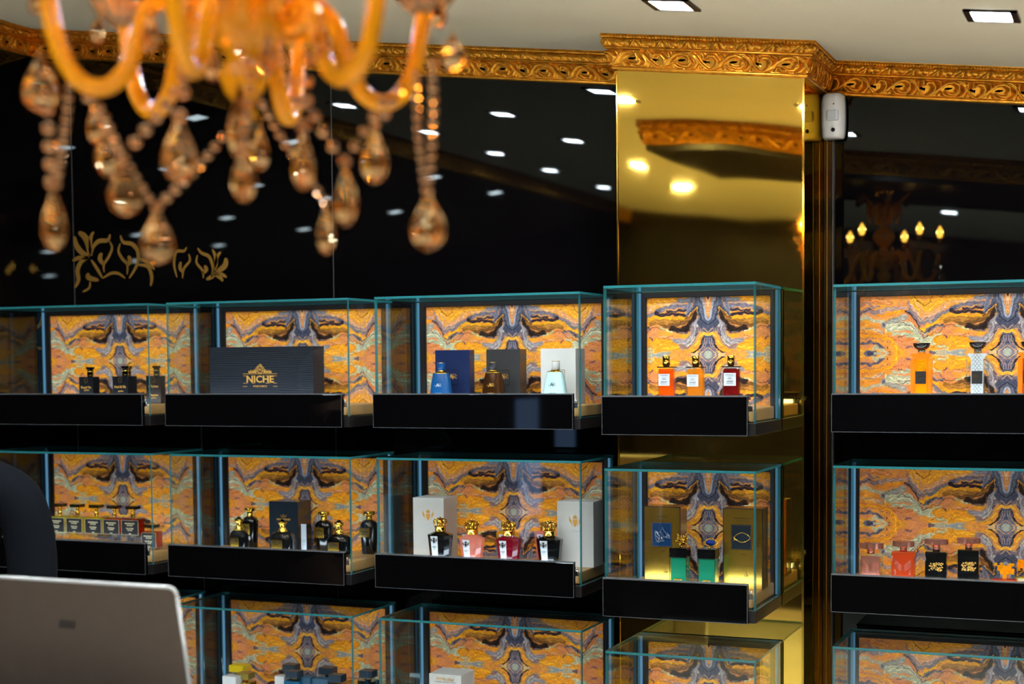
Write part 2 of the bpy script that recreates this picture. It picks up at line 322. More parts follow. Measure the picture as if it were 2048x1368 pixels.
    return np.where(s <= .04045, s/12.92, ((s+.055)/1.055)**2.4)
MPU = .0002306   # metres per pattern unit
def marble_mesh(name, w, h, zc, step=.00115):
    nx = int(w/step); nz = int(h/step); xs = np.linspace(-w/2, w/2, nx); zs = np.linspace(0, h, nz)
    XX, ZZ = np.meshgrid(xs, zs); col = marble(np.abs(XX)/MPU, np.abs(ZZ-zc)/MPU)
    me = bpy.data.meshes.new(name); n = nx*nz
    co = np.zeros((n, 3)); co[:, 0] = XX.ravel(); co[:, 2] = ZZ.ravel()
    i = (np.arange(nz-1)[:, None]*nx+np.arange(nx-1)[None, :]).ravel()
    q = np.stack([i, i+1, i+nx+1, i+nx], 1)
    # front sheet, plus a back sheet so the print has thickness
    co2 = np.array([(-w/2, .004, 0), (w/2, .004, 0), (w/2, .004, h), (-w/2, .004, h)])
    faces = [tuple(a) for a in q.tolist()]
    c0, c1, c2, c3 = 0, nx-1, n-1, n-nx
    faces += [(n, n+3, n+2, n+1)]
    me.from_pydata(np.concatenate([co, co2]).tolist(), [], faces)
    ca = me.color_attributes.new('marbling', 'FLOAT_COLOR', 'POINT')
    buf = np.ones((n+4, 4), 'f'); buf[:n, :3] = col.reshape(-1, 3); buf[n:, :3] = .1
    ca.data.foreach_set('color', buf.ravel()); me.materials.append(M['marble']); return me
m = pbr('marbled_print', (200, 140, 60), .35); N, L = nodes(m)
a = N.new('ShaderNodeAttribute'); a.attribute_name = 'marbling'; b = N['Principled BSDF']
nz_ = N.new('ShaderNodeTexNoise'); nz_.inputs['Scale'].default_value = 220; nz_.inputs['Detail'].default_value = 3
mr = N.new('ShaderNodeMapRange'); mr.inputs[1].default_value = .3; mr.inputs[2].default_value = .7; mr.inputs[3].default_value = .88; mr.inputs[4].default_value = 1.1
tc = N.new('ShaderNodeTexCoord'); L.new(tc.outputs['Object'], nz_.inputs[0]); L.new(nz_.outputs[0], mr.inputs[0])
vm = N.new('ShaderNodeVectorMath'); vm.operation = 'SCALE'; L.new(a.outputs['Color'], vm.inputs[0]); L.new(mr.outputs[0], vm.inputs['Scale'])
L.new(vm.outputs[0], b.inputs['Base Color']); L.new(vm.outputs[0], b.inputs['Emission Color']); b.inputs['Emission Strength'].default_value = .25   # glow put into the print colours to lift their brightness
b.inputs['Specular IOR Level'].default_value = .2
M['marble'] = m
# ------------------------------------------------------------------ room shell
YW, YC = 3.788, 3.538          # black wall, face of the gilded column
XL, XR, YB, ZF = -3.13, 2.2, -2.6, -1.6
CX0, CX1 = -1.1765, -.7265     # column sides
def structure(name, mb, mats): return tag(mb.build(name, mats), kind='structure')
b = MB(); xs = [XL-.1, XR+.1]
b.add([(XL-.1, YB-.1, ceil_z(XL-.1)), (XR+.1, YB-.1, ceil_z(XR+.1)), (XR+.1, YW+.1, ceil_z(XR+.1)), (XL-.1, YW+.1, ceil_z(XL-.1)),
       (XL-.1, YB-.1, ceil_z(XL-.1)+.05), (XR+.1, YB-.1, ceil_z(XR+.1)+.05), (XR+.1, YW+.1, ceil_z(XR+.1)+.05), (XL-.1, YW+.1, ceil_z(XL-.1)+.05)],
      [(0, 1, 2, 3), (4, 7, 6, 5), (0, 4, 5, 1), (1, 5, 6, 2), (2, 6, 7, 3), (3, 7, 4, 0)])
structure('ceiling', b, M['ceil'])
structure('floor', MB().box((XL-.1, YB-.1, ZF-.05), (XR+.1, YW+.1, ZF)), M['floor'])
def wall(name, x0, x1, y0, y1, mat):
    zt = max(ceil_z(x0), ceil_z(x1)); b = MB()
    c = [(x0, y0), (x1, y0), (x1, y1), (x0, y1)]
    b.add([(x, y, ZF) for x, y in c]+[(x, y, ceil_z(x)) for x, y in c], [(0, 3, 2, 1), (4, 5, 6, 7), (0, 1, 5, 4), (1, 2, 6, 5), (2, 3, 7, 6), (3, 0, 4, 7)])
    return structure(name, b, mat)
wall('wall_back', XL-.1, XR+.1, YW, YW+.1, M['wall'])
wall('wall_left', XL-.1, XL, YB, YW, M['wall'])
wall('wall_right', XR, XR+.1, YB, YW, M['dark'])
wall('wall_front', XL-.1, XR+.1, YB-.1, YB, M['dark'])
tag(MB().box((XL+.0005, -1.0, -.85), (XL+.004, -.62, -.20)).build('window_1', emis('daylight_window', (170, 200, 255), 2.)), kind='structure')
structure('trim_17', MB().box((XL+.0005, -1.05, -.9), (XL+.02, -1.0, -.15)).box((XL+.0005, -.62, -.9), (XL+.02, -.57, -.15)).box((XL+.0005, -1.0, -.2), (XL+.02, -.62, -.15)).box((XL+.0005, -1.0, -.9), (XL+.02, -.62, -.85)), M['black'])
# column: gilt mirror face and side, bronze strip beside it
b = MB(); zt = ceil_z(CX0)
b.add([(CX0, YC, ZF), (CX1, YC, ZF), (CX1, YW, ZF), (CX0, YW, ZF), (CX0, YC, ceil_z(CX0)), (CX1, YC, ceil_z(CX1)), (CX1, YW, ceil_z(CX1)), (CX0, YW, ceil_z(CX0))],
      [(0, 1, 5, 4), (1, 2, 6, 5), (2, 3, 7, 6), (3, 0, 4, 7)])
col_o = tag(b.build('mirrored_column', M['goldmir']), 'tall gold mirror-faced column on the black wall, under the jutting gilded cornice', 'column')
tag(MB().box((CX1-.0025, YC-.0035, ZF), (CX1+.0025, YC+.001, .655)).build('corner_bead', M['goldcap'], col_o), 'bright gold corner edge')
tag(MB().box((CX0-.002, YC-.003, ZF), (CX0+.001, YC+.001, .69)).build('corner_bead', M['goldcap'], col_o), 'bright gold corner edge')
structure('trim_1', MB().box((CX1+.001, YW-.012, ZF), (-.703, YW, .6)), M['bronze'])
for i, (x, zt) in enumerate(((-2.988, 1.), (-2.545, -.13), (-2.098, 1.))):
    structure('trim_%d' % (i+2), MB().box((x-.0009, YW-.0012, ZF), (x+.0009, YW, min(zt, ceil_z(x)-.07))), M['seam'])
structure('trim_6', MB().box((-.7040, YW-.016, ZF), (-.7020, YW, .6)), M['seam'])
structure('trim_7', MB().box((CX1+.0085, YW-.0135, ZF), (CX1+.0100, YW-.011, .6)), M['golddim'])
# dropped ceiling box behind the camera's view, seen in the mirrors; the chandelier hangs from it
SX0, SX1, SY0, SY1 = -1.6, XR, .9, 1.9
b = MB(); zb = lambda x: ceil_z(x)-.10
c = [(SX0, SY0), (SX1, SY0), (SX1, SY1), (SX0, SY1)]
b.add([(x, y, zb(x)) for x, y in c]+[(x, y, ceil_z(x)) for x, y in c], [(0, 3, 2, 1), (4, 5, 6, 7), (0, 1, 5, 4), (1, 2, 6, 5), (2, 3, 7, 6), (3, 0, 4, 7)])
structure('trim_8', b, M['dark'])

# ------------------------------------------------------------------ gilded cornice
SP, ST = .1168, .0012          # scroll period, sample step
zp = .000118
def strokes(x, y, L):
    h = np.zeros(x.shape)
    for pts, w, hh in L:
        for sh in (-990, 0, 990):
            p = [(a+sh, c) for a, c in pts]
            d, f = seg_dist(x, y, p); ww = w*(.55+.45*np.sin(np.clip(f, 0, 1)*PI))
            h = np.maximum(h, hh*np.sqrt(np.clip(1-(d/ww)**2, 0, 1)))
    return h
NT = 78; tile_n = int(round(SP/ST)); tt = np.linspace(0, 1, NT)
# profile: down, out
PD = np.array([0, .0012, .0012, .0095, .0098, .013, .019, .026, .0285, .0290, .0300, .0335, .0345, .0350, .045, .060, .072, .0735, .0745, .078, .0805, .082])
PO = np.array([.033, .033, .0305, .0300, .0275, .0300, .0300, .0250, .0225, .0240, .0255, .0250, .0210, .0190, .0165, .0115, .0075, .0075, .0105, .0110, .0090, .0])
PT = np.concatenate([[0], np.cumsum(np.hypot(np.diff(PD), np.diff(PO))+1e-5)]); PT /= PT[-1]
pd = np.interp(tt, PT, PD); po = np.interp(tt, PT, PO)
S, D = np.meshgrid(np.arange(tile_n)*ST, pd, indexing='ij')
zx = 200+S/zp; zy = 460+(D-.0350)/zp*(340/(.0385/zp))
band = (D > .0350) & (D < .0735)
SC = [([(200, 790), (330, 730), (450, 610), (560, 520), (680, 495), (790, 540), (815, 600), (780, 655)], 44, 1.),
      ([(690, 520), (800, 570), (840, 660), (770, 735), (660, 735), (580, 690)], 34, .8),
      ([(800, 500), (920, 570), (955, 670), (900, 750), (840, 775)], 36, .85),
      ([(680, 478), (830, 470), (930, 540), (1010, 670), (1100, 760), (1190, 790)], 30, .7),
      ([(1190, 790), (1300, 710), (1330, 610), (1270, 530), (1170, 520), (1130, 570)], 42, .95),
      ([(1240, 775), (1390, 710), (1440, 610), (1415, 500), (1340, 475)], 32, .85),
      ([(1050, 480), (1080, 530), (1070, 590)], 40, .9), ([(500, 700), (560, 760), (640, 770)], 30, .8), ([(960, 480), (1010, 500)], 24, .6),
      ([(1000, 790), (1010, 720)], 22, .5), ([(1040, 780), (1060, 740)], 18, .5), ([(1480, 480), (1500, 540)], 22, .5), ([(440, 760), (470, 700)], 20, .5)]
H = strokes(zx, zy, SC)*.0105*band
hole = band & ((((zx-640)/85)**2+((zy-625-(zx-640)*-.1)/30)**2 < 1) | (((zx-1130)/85)**2+((zy-650-(zx-1130)*.25)/32)**2 < 1))
lb = (D > .0098) & (D < .0285); lx = (200+S/zp-200) % 495; ly = (D-.0098)/.0187*160
def st2(L):
    h = np.zeros(lx.shape)
    for pts, w, hh in L:
        for sh in (-495, 0, 495):
            d, f = seg_dist(lx, ly, [(a+sh, c) for a, c in pts]); h = np.maximum(h, hh*np.sqrt(np.clip(1-(d/w)**2, 0, 1)))
    return h
H = H+st2([([(20, 140), (90, 90), (150, 25)], 16, .8), ([(120, 130), (150, 60)], 14, .6), ([(210, 60), (250, 100)], 52, 1.), ([(330, 70), (400, 90)], 46, .9), ([(60, 40), (100, 30)], 22, .5), ([(290, 20), (290, 140)], 9, 1.1), ([(200, 140), (330, 145)], 13, .6), ([(450, 50), (470, 110)], 14, .5)])*.0062*lb
bb = (D > .0014) & (D < .0093); bx = (S % (SP/17))/(SP/17)-.5; by = (D-.0054)/.0068
H = H+np.sqrt(np.clip(.2-bx**2-by**2*.8, 0, 1))*.0085*bb
nd = np.gradient(pd), np.gradient(po); nl = np.hypot(*nd)+1e-9; n_out = nd[0]/nl; n_down = -nd[1]/nl
def cornice(name, p0, d, n, length, m0, m1, step=ST):
    k = max(1, int(round(step/ST))); d = np.array(d, float); n = np.array(n, float)
    ns = int(length/step)+2; s = np.linspace(0, 1, ns)
    idx = (np.round(s*length/ST).astype(int)) % tile_n
    Hh = H[idx]; hol = hole[idx]
    out = po[None, :]+Hh*np.clip(n_out, 0, 1)[None, :]; down = pd[None, :]+Hh*n_down[None, :]*.6
    S_ = -m0*out+s[:, None]*(length+(m0+m1)*out)
    x = p0[0]+d[0]*S_+n[0]*out; y = p0[1]+d[1]*S_+n[1]*out; z = ceil_z(x)-down
    co = np.stack([x, y, z], -1).reshape(-1, 3)
    i = (np.arange(ns-1)[:, None]*NT+np.arange(NT-1)[None, :]); hm = (hol[:-1, :-1] & hol[1:, 1:]).ravel(); i = i.ravel()[~hm]
    q = np.stack([i, i+1, i+NT+1, i+NT], 1)
    me = bpy.data.meshes.new(name); me.from_pydata(co.tolist(), [], q.tolist()); me.polygons.foreach_set('use_smooth', [True]*len(q))
    me.materials.append(M['gold']); o = bpy.data.objects.new(name, me); COL.objects.link(o); return tag(o, kind='structure')
cornice('trim_9', (XL, YW), (1, 0), (0, -1), CX0-XL, -1, -1)
cornice('trim_10', (CX1, YW), (1, 0), (0, -1), 1.1, -1, 0)
cornice('trim_11', (CX0, YC), (1, 0), (0, -1), CX1-CX0, 1, 1)
cornice('trim_12', (CX1, YC), (0, 1), (1, 0), YW-YC, 1, -1)
cornice('trim_13', (CX0, YC), (0, 1), (-1, 0), YW-YC, 1, -1)
cornice('trim_14', (XL, YW), (0, -1), (1, 0), YW-YB, -1, 0, .0036)
cornice('trim_15', (SX0, SY1), (1, 0), (0, 1), SX1-SX0, 1, 0, .0036)
cornice('trim_16', (SX0, SY0), (0, 1), (-1, 0), SY1-SY0, 0, 1, .0036)
# ------------------------------------------------------------------ recessed lamps in the ceiling
def downlight(x, y, label, group=None):
    t = empty('ceiling_light', (x, y, ceil_z(x)), label, 'ceiling light', group); t.rotation_euler = (0, math.atan(.121), 0)
    s, w = .051, .008; f = MB()
    for a, bq in (((-s, -s), (s, -s+w)), ((-s, s-w), (s, s)), ((-s, -s), (-s+w+.006, s)), ((s-w-.006, -s), (s, s))):
        f.box((a[0], a[1], -.005), (bq[0], bq[1], -.0004))
    f.build('frame', M['black'], t)
    MB().box((-s+w+.007, -s+w+.001, -.0028), (s-w-.007, s-w-.001, -.0005)).build('diffuser', M['down'], t); return t
downlight(-.925, 3.145, 'square recessed ceiling lamp left of centre, above and right of the column cornice corner')
downlight(-.28, 3.17, 'square recessed ceiling lamp nearest the right edge of the picture')
downlight(-1.53, 3.12, 'square ceiling lamp just cut off by the top edge beside the chandelier crystals')
first = None
for yy in (2.42, 1.68, .95, .24, -.6):
    for xx in (-.28, -.925, -1.53, -2.15, -2.8, .4, 1.1):
        if SX0-.08 < xx and SY0-.1 < yy < SY1+.1: continue
        if xx > .2 and yy < -1: continue
        if first is None: first = downlight(xx, yy, 'square ceiling lamp seen only as a reflection in the glossy wall', 'ceiling lamps seen only as reflections')
        else:
            c = copy_tree(first); c.location = (xx, yy, ceil_z(xx))
# ------------------------------------------------------------------ gold floral reflection, put on the black wall as flat ribbons
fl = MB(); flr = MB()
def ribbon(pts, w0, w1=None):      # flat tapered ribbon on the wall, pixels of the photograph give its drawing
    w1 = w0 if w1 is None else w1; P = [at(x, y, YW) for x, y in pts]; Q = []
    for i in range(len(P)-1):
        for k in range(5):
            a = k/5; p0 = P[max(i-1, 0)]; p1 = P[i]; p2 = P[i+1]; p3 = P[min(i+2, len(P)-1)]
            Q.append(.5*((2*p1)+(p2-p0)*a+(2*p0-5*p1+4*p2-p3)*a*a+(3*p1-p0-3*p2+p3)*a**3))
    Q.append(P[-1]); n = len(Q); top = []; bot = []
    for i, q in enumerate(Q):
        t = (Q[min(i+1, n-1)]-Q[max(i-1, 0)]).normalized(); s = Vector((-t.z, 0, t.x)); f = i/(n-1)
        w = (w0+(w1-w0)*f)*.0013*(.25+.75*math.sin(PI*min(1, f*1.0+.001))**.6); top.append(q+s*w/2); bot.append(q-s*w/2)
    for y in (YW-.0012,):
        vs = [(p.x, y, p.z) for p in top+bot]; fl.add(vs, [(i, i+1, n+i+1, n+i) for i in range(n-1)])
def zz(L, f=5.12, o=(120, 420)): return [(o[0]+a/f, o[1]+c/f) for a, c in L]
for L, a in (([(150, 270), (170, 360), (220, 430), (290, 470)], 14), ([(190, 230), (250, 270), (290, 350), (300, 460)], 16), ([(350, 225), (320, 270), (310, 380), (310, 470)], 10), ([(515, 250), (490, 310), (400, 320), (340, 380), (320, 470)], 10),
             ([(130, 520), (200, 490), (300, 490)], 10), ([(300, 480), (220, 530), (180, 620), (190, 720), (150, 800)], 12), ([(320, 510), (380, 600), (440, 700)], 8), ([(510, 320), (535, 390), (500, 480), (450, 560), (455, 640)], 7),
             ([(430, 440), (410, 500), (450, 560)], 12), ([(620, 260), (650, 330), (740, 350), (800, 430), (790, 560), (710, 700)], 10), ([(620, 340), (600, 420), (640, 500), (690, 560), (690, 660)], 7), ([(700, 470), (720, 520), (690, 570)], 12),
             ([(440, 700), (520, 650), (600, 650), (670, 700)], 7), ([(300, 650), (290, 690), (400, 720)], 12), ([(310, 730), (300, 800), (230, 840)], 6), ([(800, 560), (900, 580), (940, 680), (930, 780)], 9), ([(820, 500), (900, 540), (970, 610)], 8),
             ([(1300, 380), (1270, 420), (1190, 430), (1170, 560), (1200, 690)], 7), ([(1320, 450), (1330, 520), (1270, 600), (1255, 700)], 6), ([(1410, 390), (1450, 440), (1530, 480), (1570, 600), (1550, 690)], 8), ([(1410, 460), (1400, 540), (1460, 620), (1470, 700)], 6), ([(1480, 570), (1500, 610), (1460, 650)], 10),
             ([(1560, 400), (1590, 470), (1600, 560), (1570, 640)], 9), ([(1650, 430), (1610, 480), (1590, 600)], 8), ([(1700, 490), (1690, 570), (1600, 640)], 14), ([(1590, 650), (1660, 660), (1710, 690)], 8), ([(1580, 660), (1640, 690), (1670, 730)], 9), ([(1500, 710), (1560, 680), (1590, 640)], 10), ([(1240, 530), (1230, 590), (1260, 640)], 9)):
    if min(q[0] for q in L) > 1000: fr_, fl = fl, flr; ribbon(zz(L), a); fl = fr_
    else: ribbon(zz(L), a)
tag(fl.build('floral_reflection', M['golddim']), 'large gold leaf-scroll inlay on the black wall, beside the vertical seam at far left', 'wall decoration', 'gold floral inlays')
tag(flr.build('floral_reflection', M['golddim']), 'smaller gold leaf-scroll inlay on the black wall above the wooden box case', 'wall decoration', 'gold floral inlays')
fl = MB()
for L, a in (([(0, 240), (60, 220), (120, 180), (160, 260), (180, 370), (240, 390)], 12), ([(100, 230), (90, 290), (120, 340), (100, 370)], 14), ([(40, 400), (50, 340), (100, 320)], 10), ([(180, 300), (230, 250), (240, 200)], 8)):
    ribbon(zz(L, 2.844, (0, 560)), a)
tag(fl.build('floral_reflection', M['golddim']), 'gold leaf-scroll inlay seen through the glass at the far left end of the top row', 'wall decoration', 'gold floral inlays')

# ------------------------------------------------------------------ glass display cases
ZT = (.1701, -.2419, -.6583)
def pane(b, a, c, axis):
    v0 = len(b.f); b.box(a, c, 0)
    big = {'z': (0, 1), 'y': (2, 3), 'x': (4, 5)}[axis]
    for k in range(6): b.m[v0+k] = 0 if k in big else 1
MESH_CACHE = {}
def display_case(x0, x1, yf, yb, row, mw, label, group='glass display cases'):
    xc, w, D, t = (x0+x1)/2, (x1-x0), yb-yf, .0055
    o = empty('display_case', (xc, yb, ZT[row]-.3347), label, 'display case', group)
    key = (round(w, 3), round(D, 3))
    if key in MESH_CACHE:
        for ch in MESH_CACHE[key].children: copy_tree(ch, o)
        return o
    MESH_CACHE[key] = o; h = w/2
    MB().box((-h, -D, 0), (h, 0, .0275), bev=.001).build('base', M['black'], o)
    MB().box((-h+.012, -D+.022, .0285), (h-.014, -.016, .0575), bev=.003).build('shelf_board', M['wood'], o)
    fr = MB(); m = mw/2; zb, zt = .044, .3150
    for a, c in (((-h+.002, -.014, .028), (-m, 0, .328)), ((m, -.014, .028), (h-.002, 0, .328)), ((-m, -.014, zt), (m, 0, .328)), ((-m, -.014, .028), (m, 0, zb))): fr.box(a, c)
    for a, c in (((-m-.008, -.017, zb), (-m-.002, -.014, zt+.004)), ((m+.002, -.017, zb), (m+.008, -.014, zt+.004)), ((-m-.008, -.017, zt+.001), (m+.008, -.014, zt+.006))): fr.box(a, c)
    fr.build('back_frame', M['frame'], o)
    sc_ = MB()
    for k in range(-2, 3):
        for dz in (.3205,): sc_.lathe([(.0022, 0), (.0022, .001)], (k*m*.85/2, 0, 0), 8)
    me = marble_mesh('back_panel', mw, zt-zb, .1785-zb); bp = bpy.data.objects.new('back_panel', me); COL.objects.link(bp); bp.parent = o; bp.location = (0, -.008, zb)
    for nm, a, c, ax in (('glass_front', (-h, -D, .028), (h, -D+t, .3290), 'y'), ('glass_side', (-h, -D+t, .028), (-h+t, -.0142, .3290), 'x'), ('glass_side', (h-t, -D+t, .028), (h, -.0142, .3290), 'x'), ('glass_top', (-h, -D, .3292), (h, -.002, .3347), 'z')):
        b = MB(); pane(b, a, c, ax); b.build(nm, [M['pane'], M['edge']], o)
    for sx in (-1, 1): MB().box((sx*(h-t-.0007), -.0195, .03), (sx*(h-t-.0052), -.0146, .327)).build('glowing_edge', M['post'], o)  # lit rear pane edges: the glow is put into the material, no lamp
    MB().box((-h+.03, -D+.0085, .0585), (h-.03, -D+.0185, .0680)).build('light_bar', M['strip'], o)
    fx = h-.015; f = MB(); f.box((-h-.001, -D-.0125, 0), (fx, -D-.0005, .0850), bev=.0006); df = f.build('drawer_front', M['fascia'], o)
    r = MB(); r.box((-h-.001, -D-.0130, .0850), (fx, -D-.0005, .0878)); r.box((-h-.0012, -D-.0130, 0), (-h-.0002, -D-.0126, .0850)); r.box((fx-.0012, -D-.0131, 0), (fx-.0002, -D-.0127, .0850)); r.box((-h-.001, -D-.0131, 0), (fx, -D-.0127, .0010))  # edge highlights of the drawer front, put in as pale strips
    r.build('rim', M['rim'], df)
    l = MB(); l.box((fx+.001, -D-.006, .052), (fx+.009, -D-.0005, .066), bev=.001); l.lathe([(.003, 0), (.003, .006)], (fx+.005, -D-.004, .066), 8); l.build('latch', M['silver'], df)
    return o
XS = [(-3.0784, -2.5250), (-2.4581, -1.9034), (-1.8219, -1.2622)]
names = ['far left, over the silver laptop side', 'second from the left', 'just left of the gold column']
rows = ['top row', 'second row', 'lowest visible row']
hold = [['three slim black bottles', 'the black wooden box', 'blue, grey and white boxes', 'three bottles with white square labels', 'bottles with black bowl-shaped stoppers'],
        ['five square bottles on a clear riser', 'black bottles with gold tops', 'four crown-capped bottles', 'two gold boxes', 'bottles with rose-gold caps'],
        ['nothing in view but its top right corner', 'bottles with block-shaped caps', 'one white box with thin gold writing', 'nothing visible, directly below the gold boxes', 'nothing visible, bottom right corner']]
for row in range(3):
    for c in range(5):
        lab = 'glass case in the %s holding %s' % (rows[row], hold[row][c])
        if c < 3: x0 = XS[c][0]; display_case(x0, x0+.5590, 3.5011, 3.7575, row, .5016, lab)
        elif c == 3: display_case(-1.1238, -.776, 3.2732, 3.5340, row, .3000, lab, 'glass display cases')
        else: display_case(-.6510, .0676, 3.5011, 3.7575, row, .6808, lab)
# ------------------------------------------------------------------ motion sensor on the wall beside the column
t = empty('motion_sensor', (-.699, YW-.012, .5885), 'white curved motion sensor mounted below the cornice, right of the gold column', 'sensor', rz=-.12)
b = MB(); prof = []; n = 14; yy0 = -.05
def sens(zc):
    k = abs(zc)/.054; return 1-.16*k**4
vs = []; ring = 20; zsn = [-.054, -.050, -.04, -.02, 0, .02, .04, .050, .054]
for z in zsn:
    for k in range(ring+1):
        a = -PI/2+PI*k/ring; s = sens(z)*(.9 if abs(z) > .053 else 1)
        vs.append((.0285*math.copysign(abs(math.sin(a))**.75, math.sin(a))*s, -.046*abs(math.cos(a))**.6*s if abs(z) <= .054 else 0, z))
fs = []
for i in range(len(zsn)-1):
    for k in range(ring): fs.append((i*(ring+1)+k, i*(ring+1)+k+1, (i+1)*(ring+1)+k+1, (i+1)*(ring+1)+k))
    fs.append((i*(ring+1)+ring, i*(ring+1), (i+1)*(ring+1), (i+1)*(ring+1)+ring))
fs.append(tuple(range(ring+1))); fs.append(tuple((len(zsn)-1)*(ring+1)+k for k in range(ring, -1, -1)))
b.add(vs, fs, 0, True); b.build('housing', M['whiteplastic'], t)
tag(MB().box((-.006, -.0505, -.014), (.022, -.036, .012), bev=.004).build('lens_window', M['lens'], t), 'pale square lens window')
tag(MB().lathe([(.0045, 0), (.005, .002)], (0, 0, 0), 14).build('round_eye', M['ink'], t), 'round black eye')
e = t.children[-1]; e.rotation_euler = (PI/2, 0, 0); e.location = (.010, -.0445, -.036)
MB().ball((.011, -.0455, .026), .0018, 8, 6).build('indicator', M['ink'], t)
# ------------------------------------------------------------------ goods inside the cases
FZ = [z-.2772+.0002 for z in ZT]
def spot(pl, pr, pt, Y, row):
    a = at(pl, pt, Y); c = at(pr, pt, Y); return (a.x+c.x)/2, (c.x-a.x), (a.z+c.z)/2-FZ[row], (c.x-a.x)/(pr-pl)
def stand(name, label, cat, x, Y, row, group=None, rz=0, dz=0): return empty(name, (x, Y, FZ[row]+dz), label, cat, group, rz)
def bars(parent, x, y, z, rowspec, mat, name='lettering', h=.0011):
    """rows of small glyph-like marks for print too small to read"""
    b = MB(); rng = random.Random(int(abs(x*1e4)+z*1e4)+len(rowspec))
    for dz, w, hh in rowspec:
        p = -w/2
        while p < w/2-.0004:
            g = rng.uniform(.0005, .0011); b.box((x+p, y-.0002, z+dz-hh/2*rng.uniform(.6, 1)), (x+min(p+g, w/2), y+.0002, z+dz+hh/2*rng.uniform(.6, 1))); p += g+.00035
    return b.build(name, mat, parent)
def crest(parent, x, y, z, s, mat, name='crest'):
    b = MB(); f = lambda L: [(x+a*s, z+c*s) for a, c in L]
    b.prism(f([(-.20, .12), (.20, .12), (.22, -.12), (.12, -.34), (0, -.52), (-.12, -.34), (-.22, -.12)]), y-.0003, y+.0001)
    b.prism(f([(-.17, .18), (.17, .18), (.20, .32), (.12, .42), (-.12, .42), (-.20, .32)]), y-.0003, y+.0001)
    b.prism(f([(-.10, .46), (.10, .46), (.05, .52), (-.05, .52)]), y-.0003, y+.0001)
    for m in (-1, 1):
        b.prism([(x+m*a*s, z+c*s) for a, c in ((.48, .40), (.56, .15), (.52, -.02), (.40, -.20), (.28, -.30), (.34, -.05), (.30, .10), (.40, .12), (.44, .22))], y-.0003, y+.0001)
        b.prism([(x+m*a*s, z+c*s) for a, c in ((.26, -.32), (.32, -.36), (.20, -.46))], y-.0003, y+.0001)
    return b.build(name, mat, parent)
def glassmat(name, col, dens=.24): return liquid_mat(name, col, dens)
M['inkblack'] = pbr('gloss_black_glass', (8, 9, 11), .06, coat=.6)
M['matteblack'] = pbr('matte_black_glass', (14, 17, 22), .32, noise=.15)
M['navybox'] = pbr('navy_card', (30, 42, 80), .2, noise=.1); M['greybox'] = pbr('charcoal_card', (52, 52, 54), .28, noise=.12)
M['blue'] = pbr('blue_lacquer', (10, 72, 128), .25, coat=.4); M['bluecap'] = pbr('blue_cap', (18, 76, 140), .18)
M['brownglass'] = pbr('brown_glass', (66, 38, 14), .12, metal=.5); M['greycap'] = pbr('grey_cap', (50, 52, 62), .2)
M['milk'] = pbr('white_glass', (176, 208, 210), .18); M['amber'] = glassmat('amber_perfume', (255, 122, 18)); M['honey'] = glassmat('honey_perfume', (255, 176, 50))
M['ruby'] = glassmat('ruby_perfume', (150, 24, 30)); M['clear'] = pane_mat('clear_glass', (.93, .96, .94))
M['citrus'] = glassmat('citrus_perfume', (215, 205, 30)); M['orangeliq'] = glassmat('orange_perfume', (220, 80, 15)); M['redliq'] = glassmat('deep_orange_perfume', (190, 52, 14))
M['yellow'] = glassmat('yellow_perfume', (250, 200, 20)); M['greenliq'] = glassmat('green_perfume', (30, 175, 135), .5); M['pink'] = glassmat('pink_perfume', (240, 165, 150), .25)
M['wine'] = glassmat('wine_perfume', (130, 14, 40), .45); M['copperliq'] = glassmat('copper_perfume', (200, 84, 36), .4)
M['silverlab'] = pbr('silver_label', (196, 210, 222), .35, metal=.3); M['blackwood'] = pbr('black_stained_wood', (34, 36, 42), .45, spec=.25)
m = M['blackwood']; N, L = nodes(m); w_ = N.new('ShaderNodeTexWave'); w_.bands_direction = 'Z'; w_.inputs['Scale'].default_value = 60; w_.inputs['Distortion'].default_value = 9; w_.inputs['Detail'].default_value = 4; w_.inputs['Detail Scale'].default_value = .6
tc = N.new('ShaderNodeTexCoord'); mp = N.new('ShaderNodeMapping'); mp.inputs['Scale'].default_value = (.12, 1, 1); L.new(tc.outputs['Object'], mp.inputs[0]); L.new(mp.outputs[0], w_.inputs[0])
r_ = N.new('ShaderNodeValToRGB'); r_.color_ramp.elements[0].color = (.004, .005, .007, 1); r_.color_ramp.elements[1].color = (.030, .036, .05, 1); L.new(w_.outputs[0], r_.inputs[0]); L.new(r_.outputs[0], N['Principled BSDF'].inputs[0])
M['lawn'] = pbr('white_label', (196, 202, 208), .4); M['tealbox'] = pbr('slate_blue_card', (52, 88, 112), .35); M['darkbox'] = pbr('dark_slate_card', (30, 40, 50), .22, coat=.3)
M['scale'] = pbr('silver_scale_glass', (206, 214, 218), .2, metal=.2); M['green_teal'] = liquid_mat('teal_liquid', (36, 150, 118), .6); M['sapphire'] = pbr('sapphire_enamel', (8, 40, 130), .12, coat=.6)
def carton(label, pl, pr, pt, Y, row, side, mat, group=None, name='perfume_box', depth=None, dz=0):
    x, w, h, k = spot(pl, pr, pt, Y, row)
    if depth is None:
        a = at(side, pt, 1.).x; depth = max(.02, min((x+w/2)/a-Y, 3.732-Y if Y > 3.45 else 3.51-Y, .085))
    t = stand(name, label, 'box', x, Y, row, group, dz=dz)
    MB().box((-w/2, 0, 0), (w/2, depth, h-dz), bev=.0007).build('carton', mat, t); return t, w, h-dz, k, depth
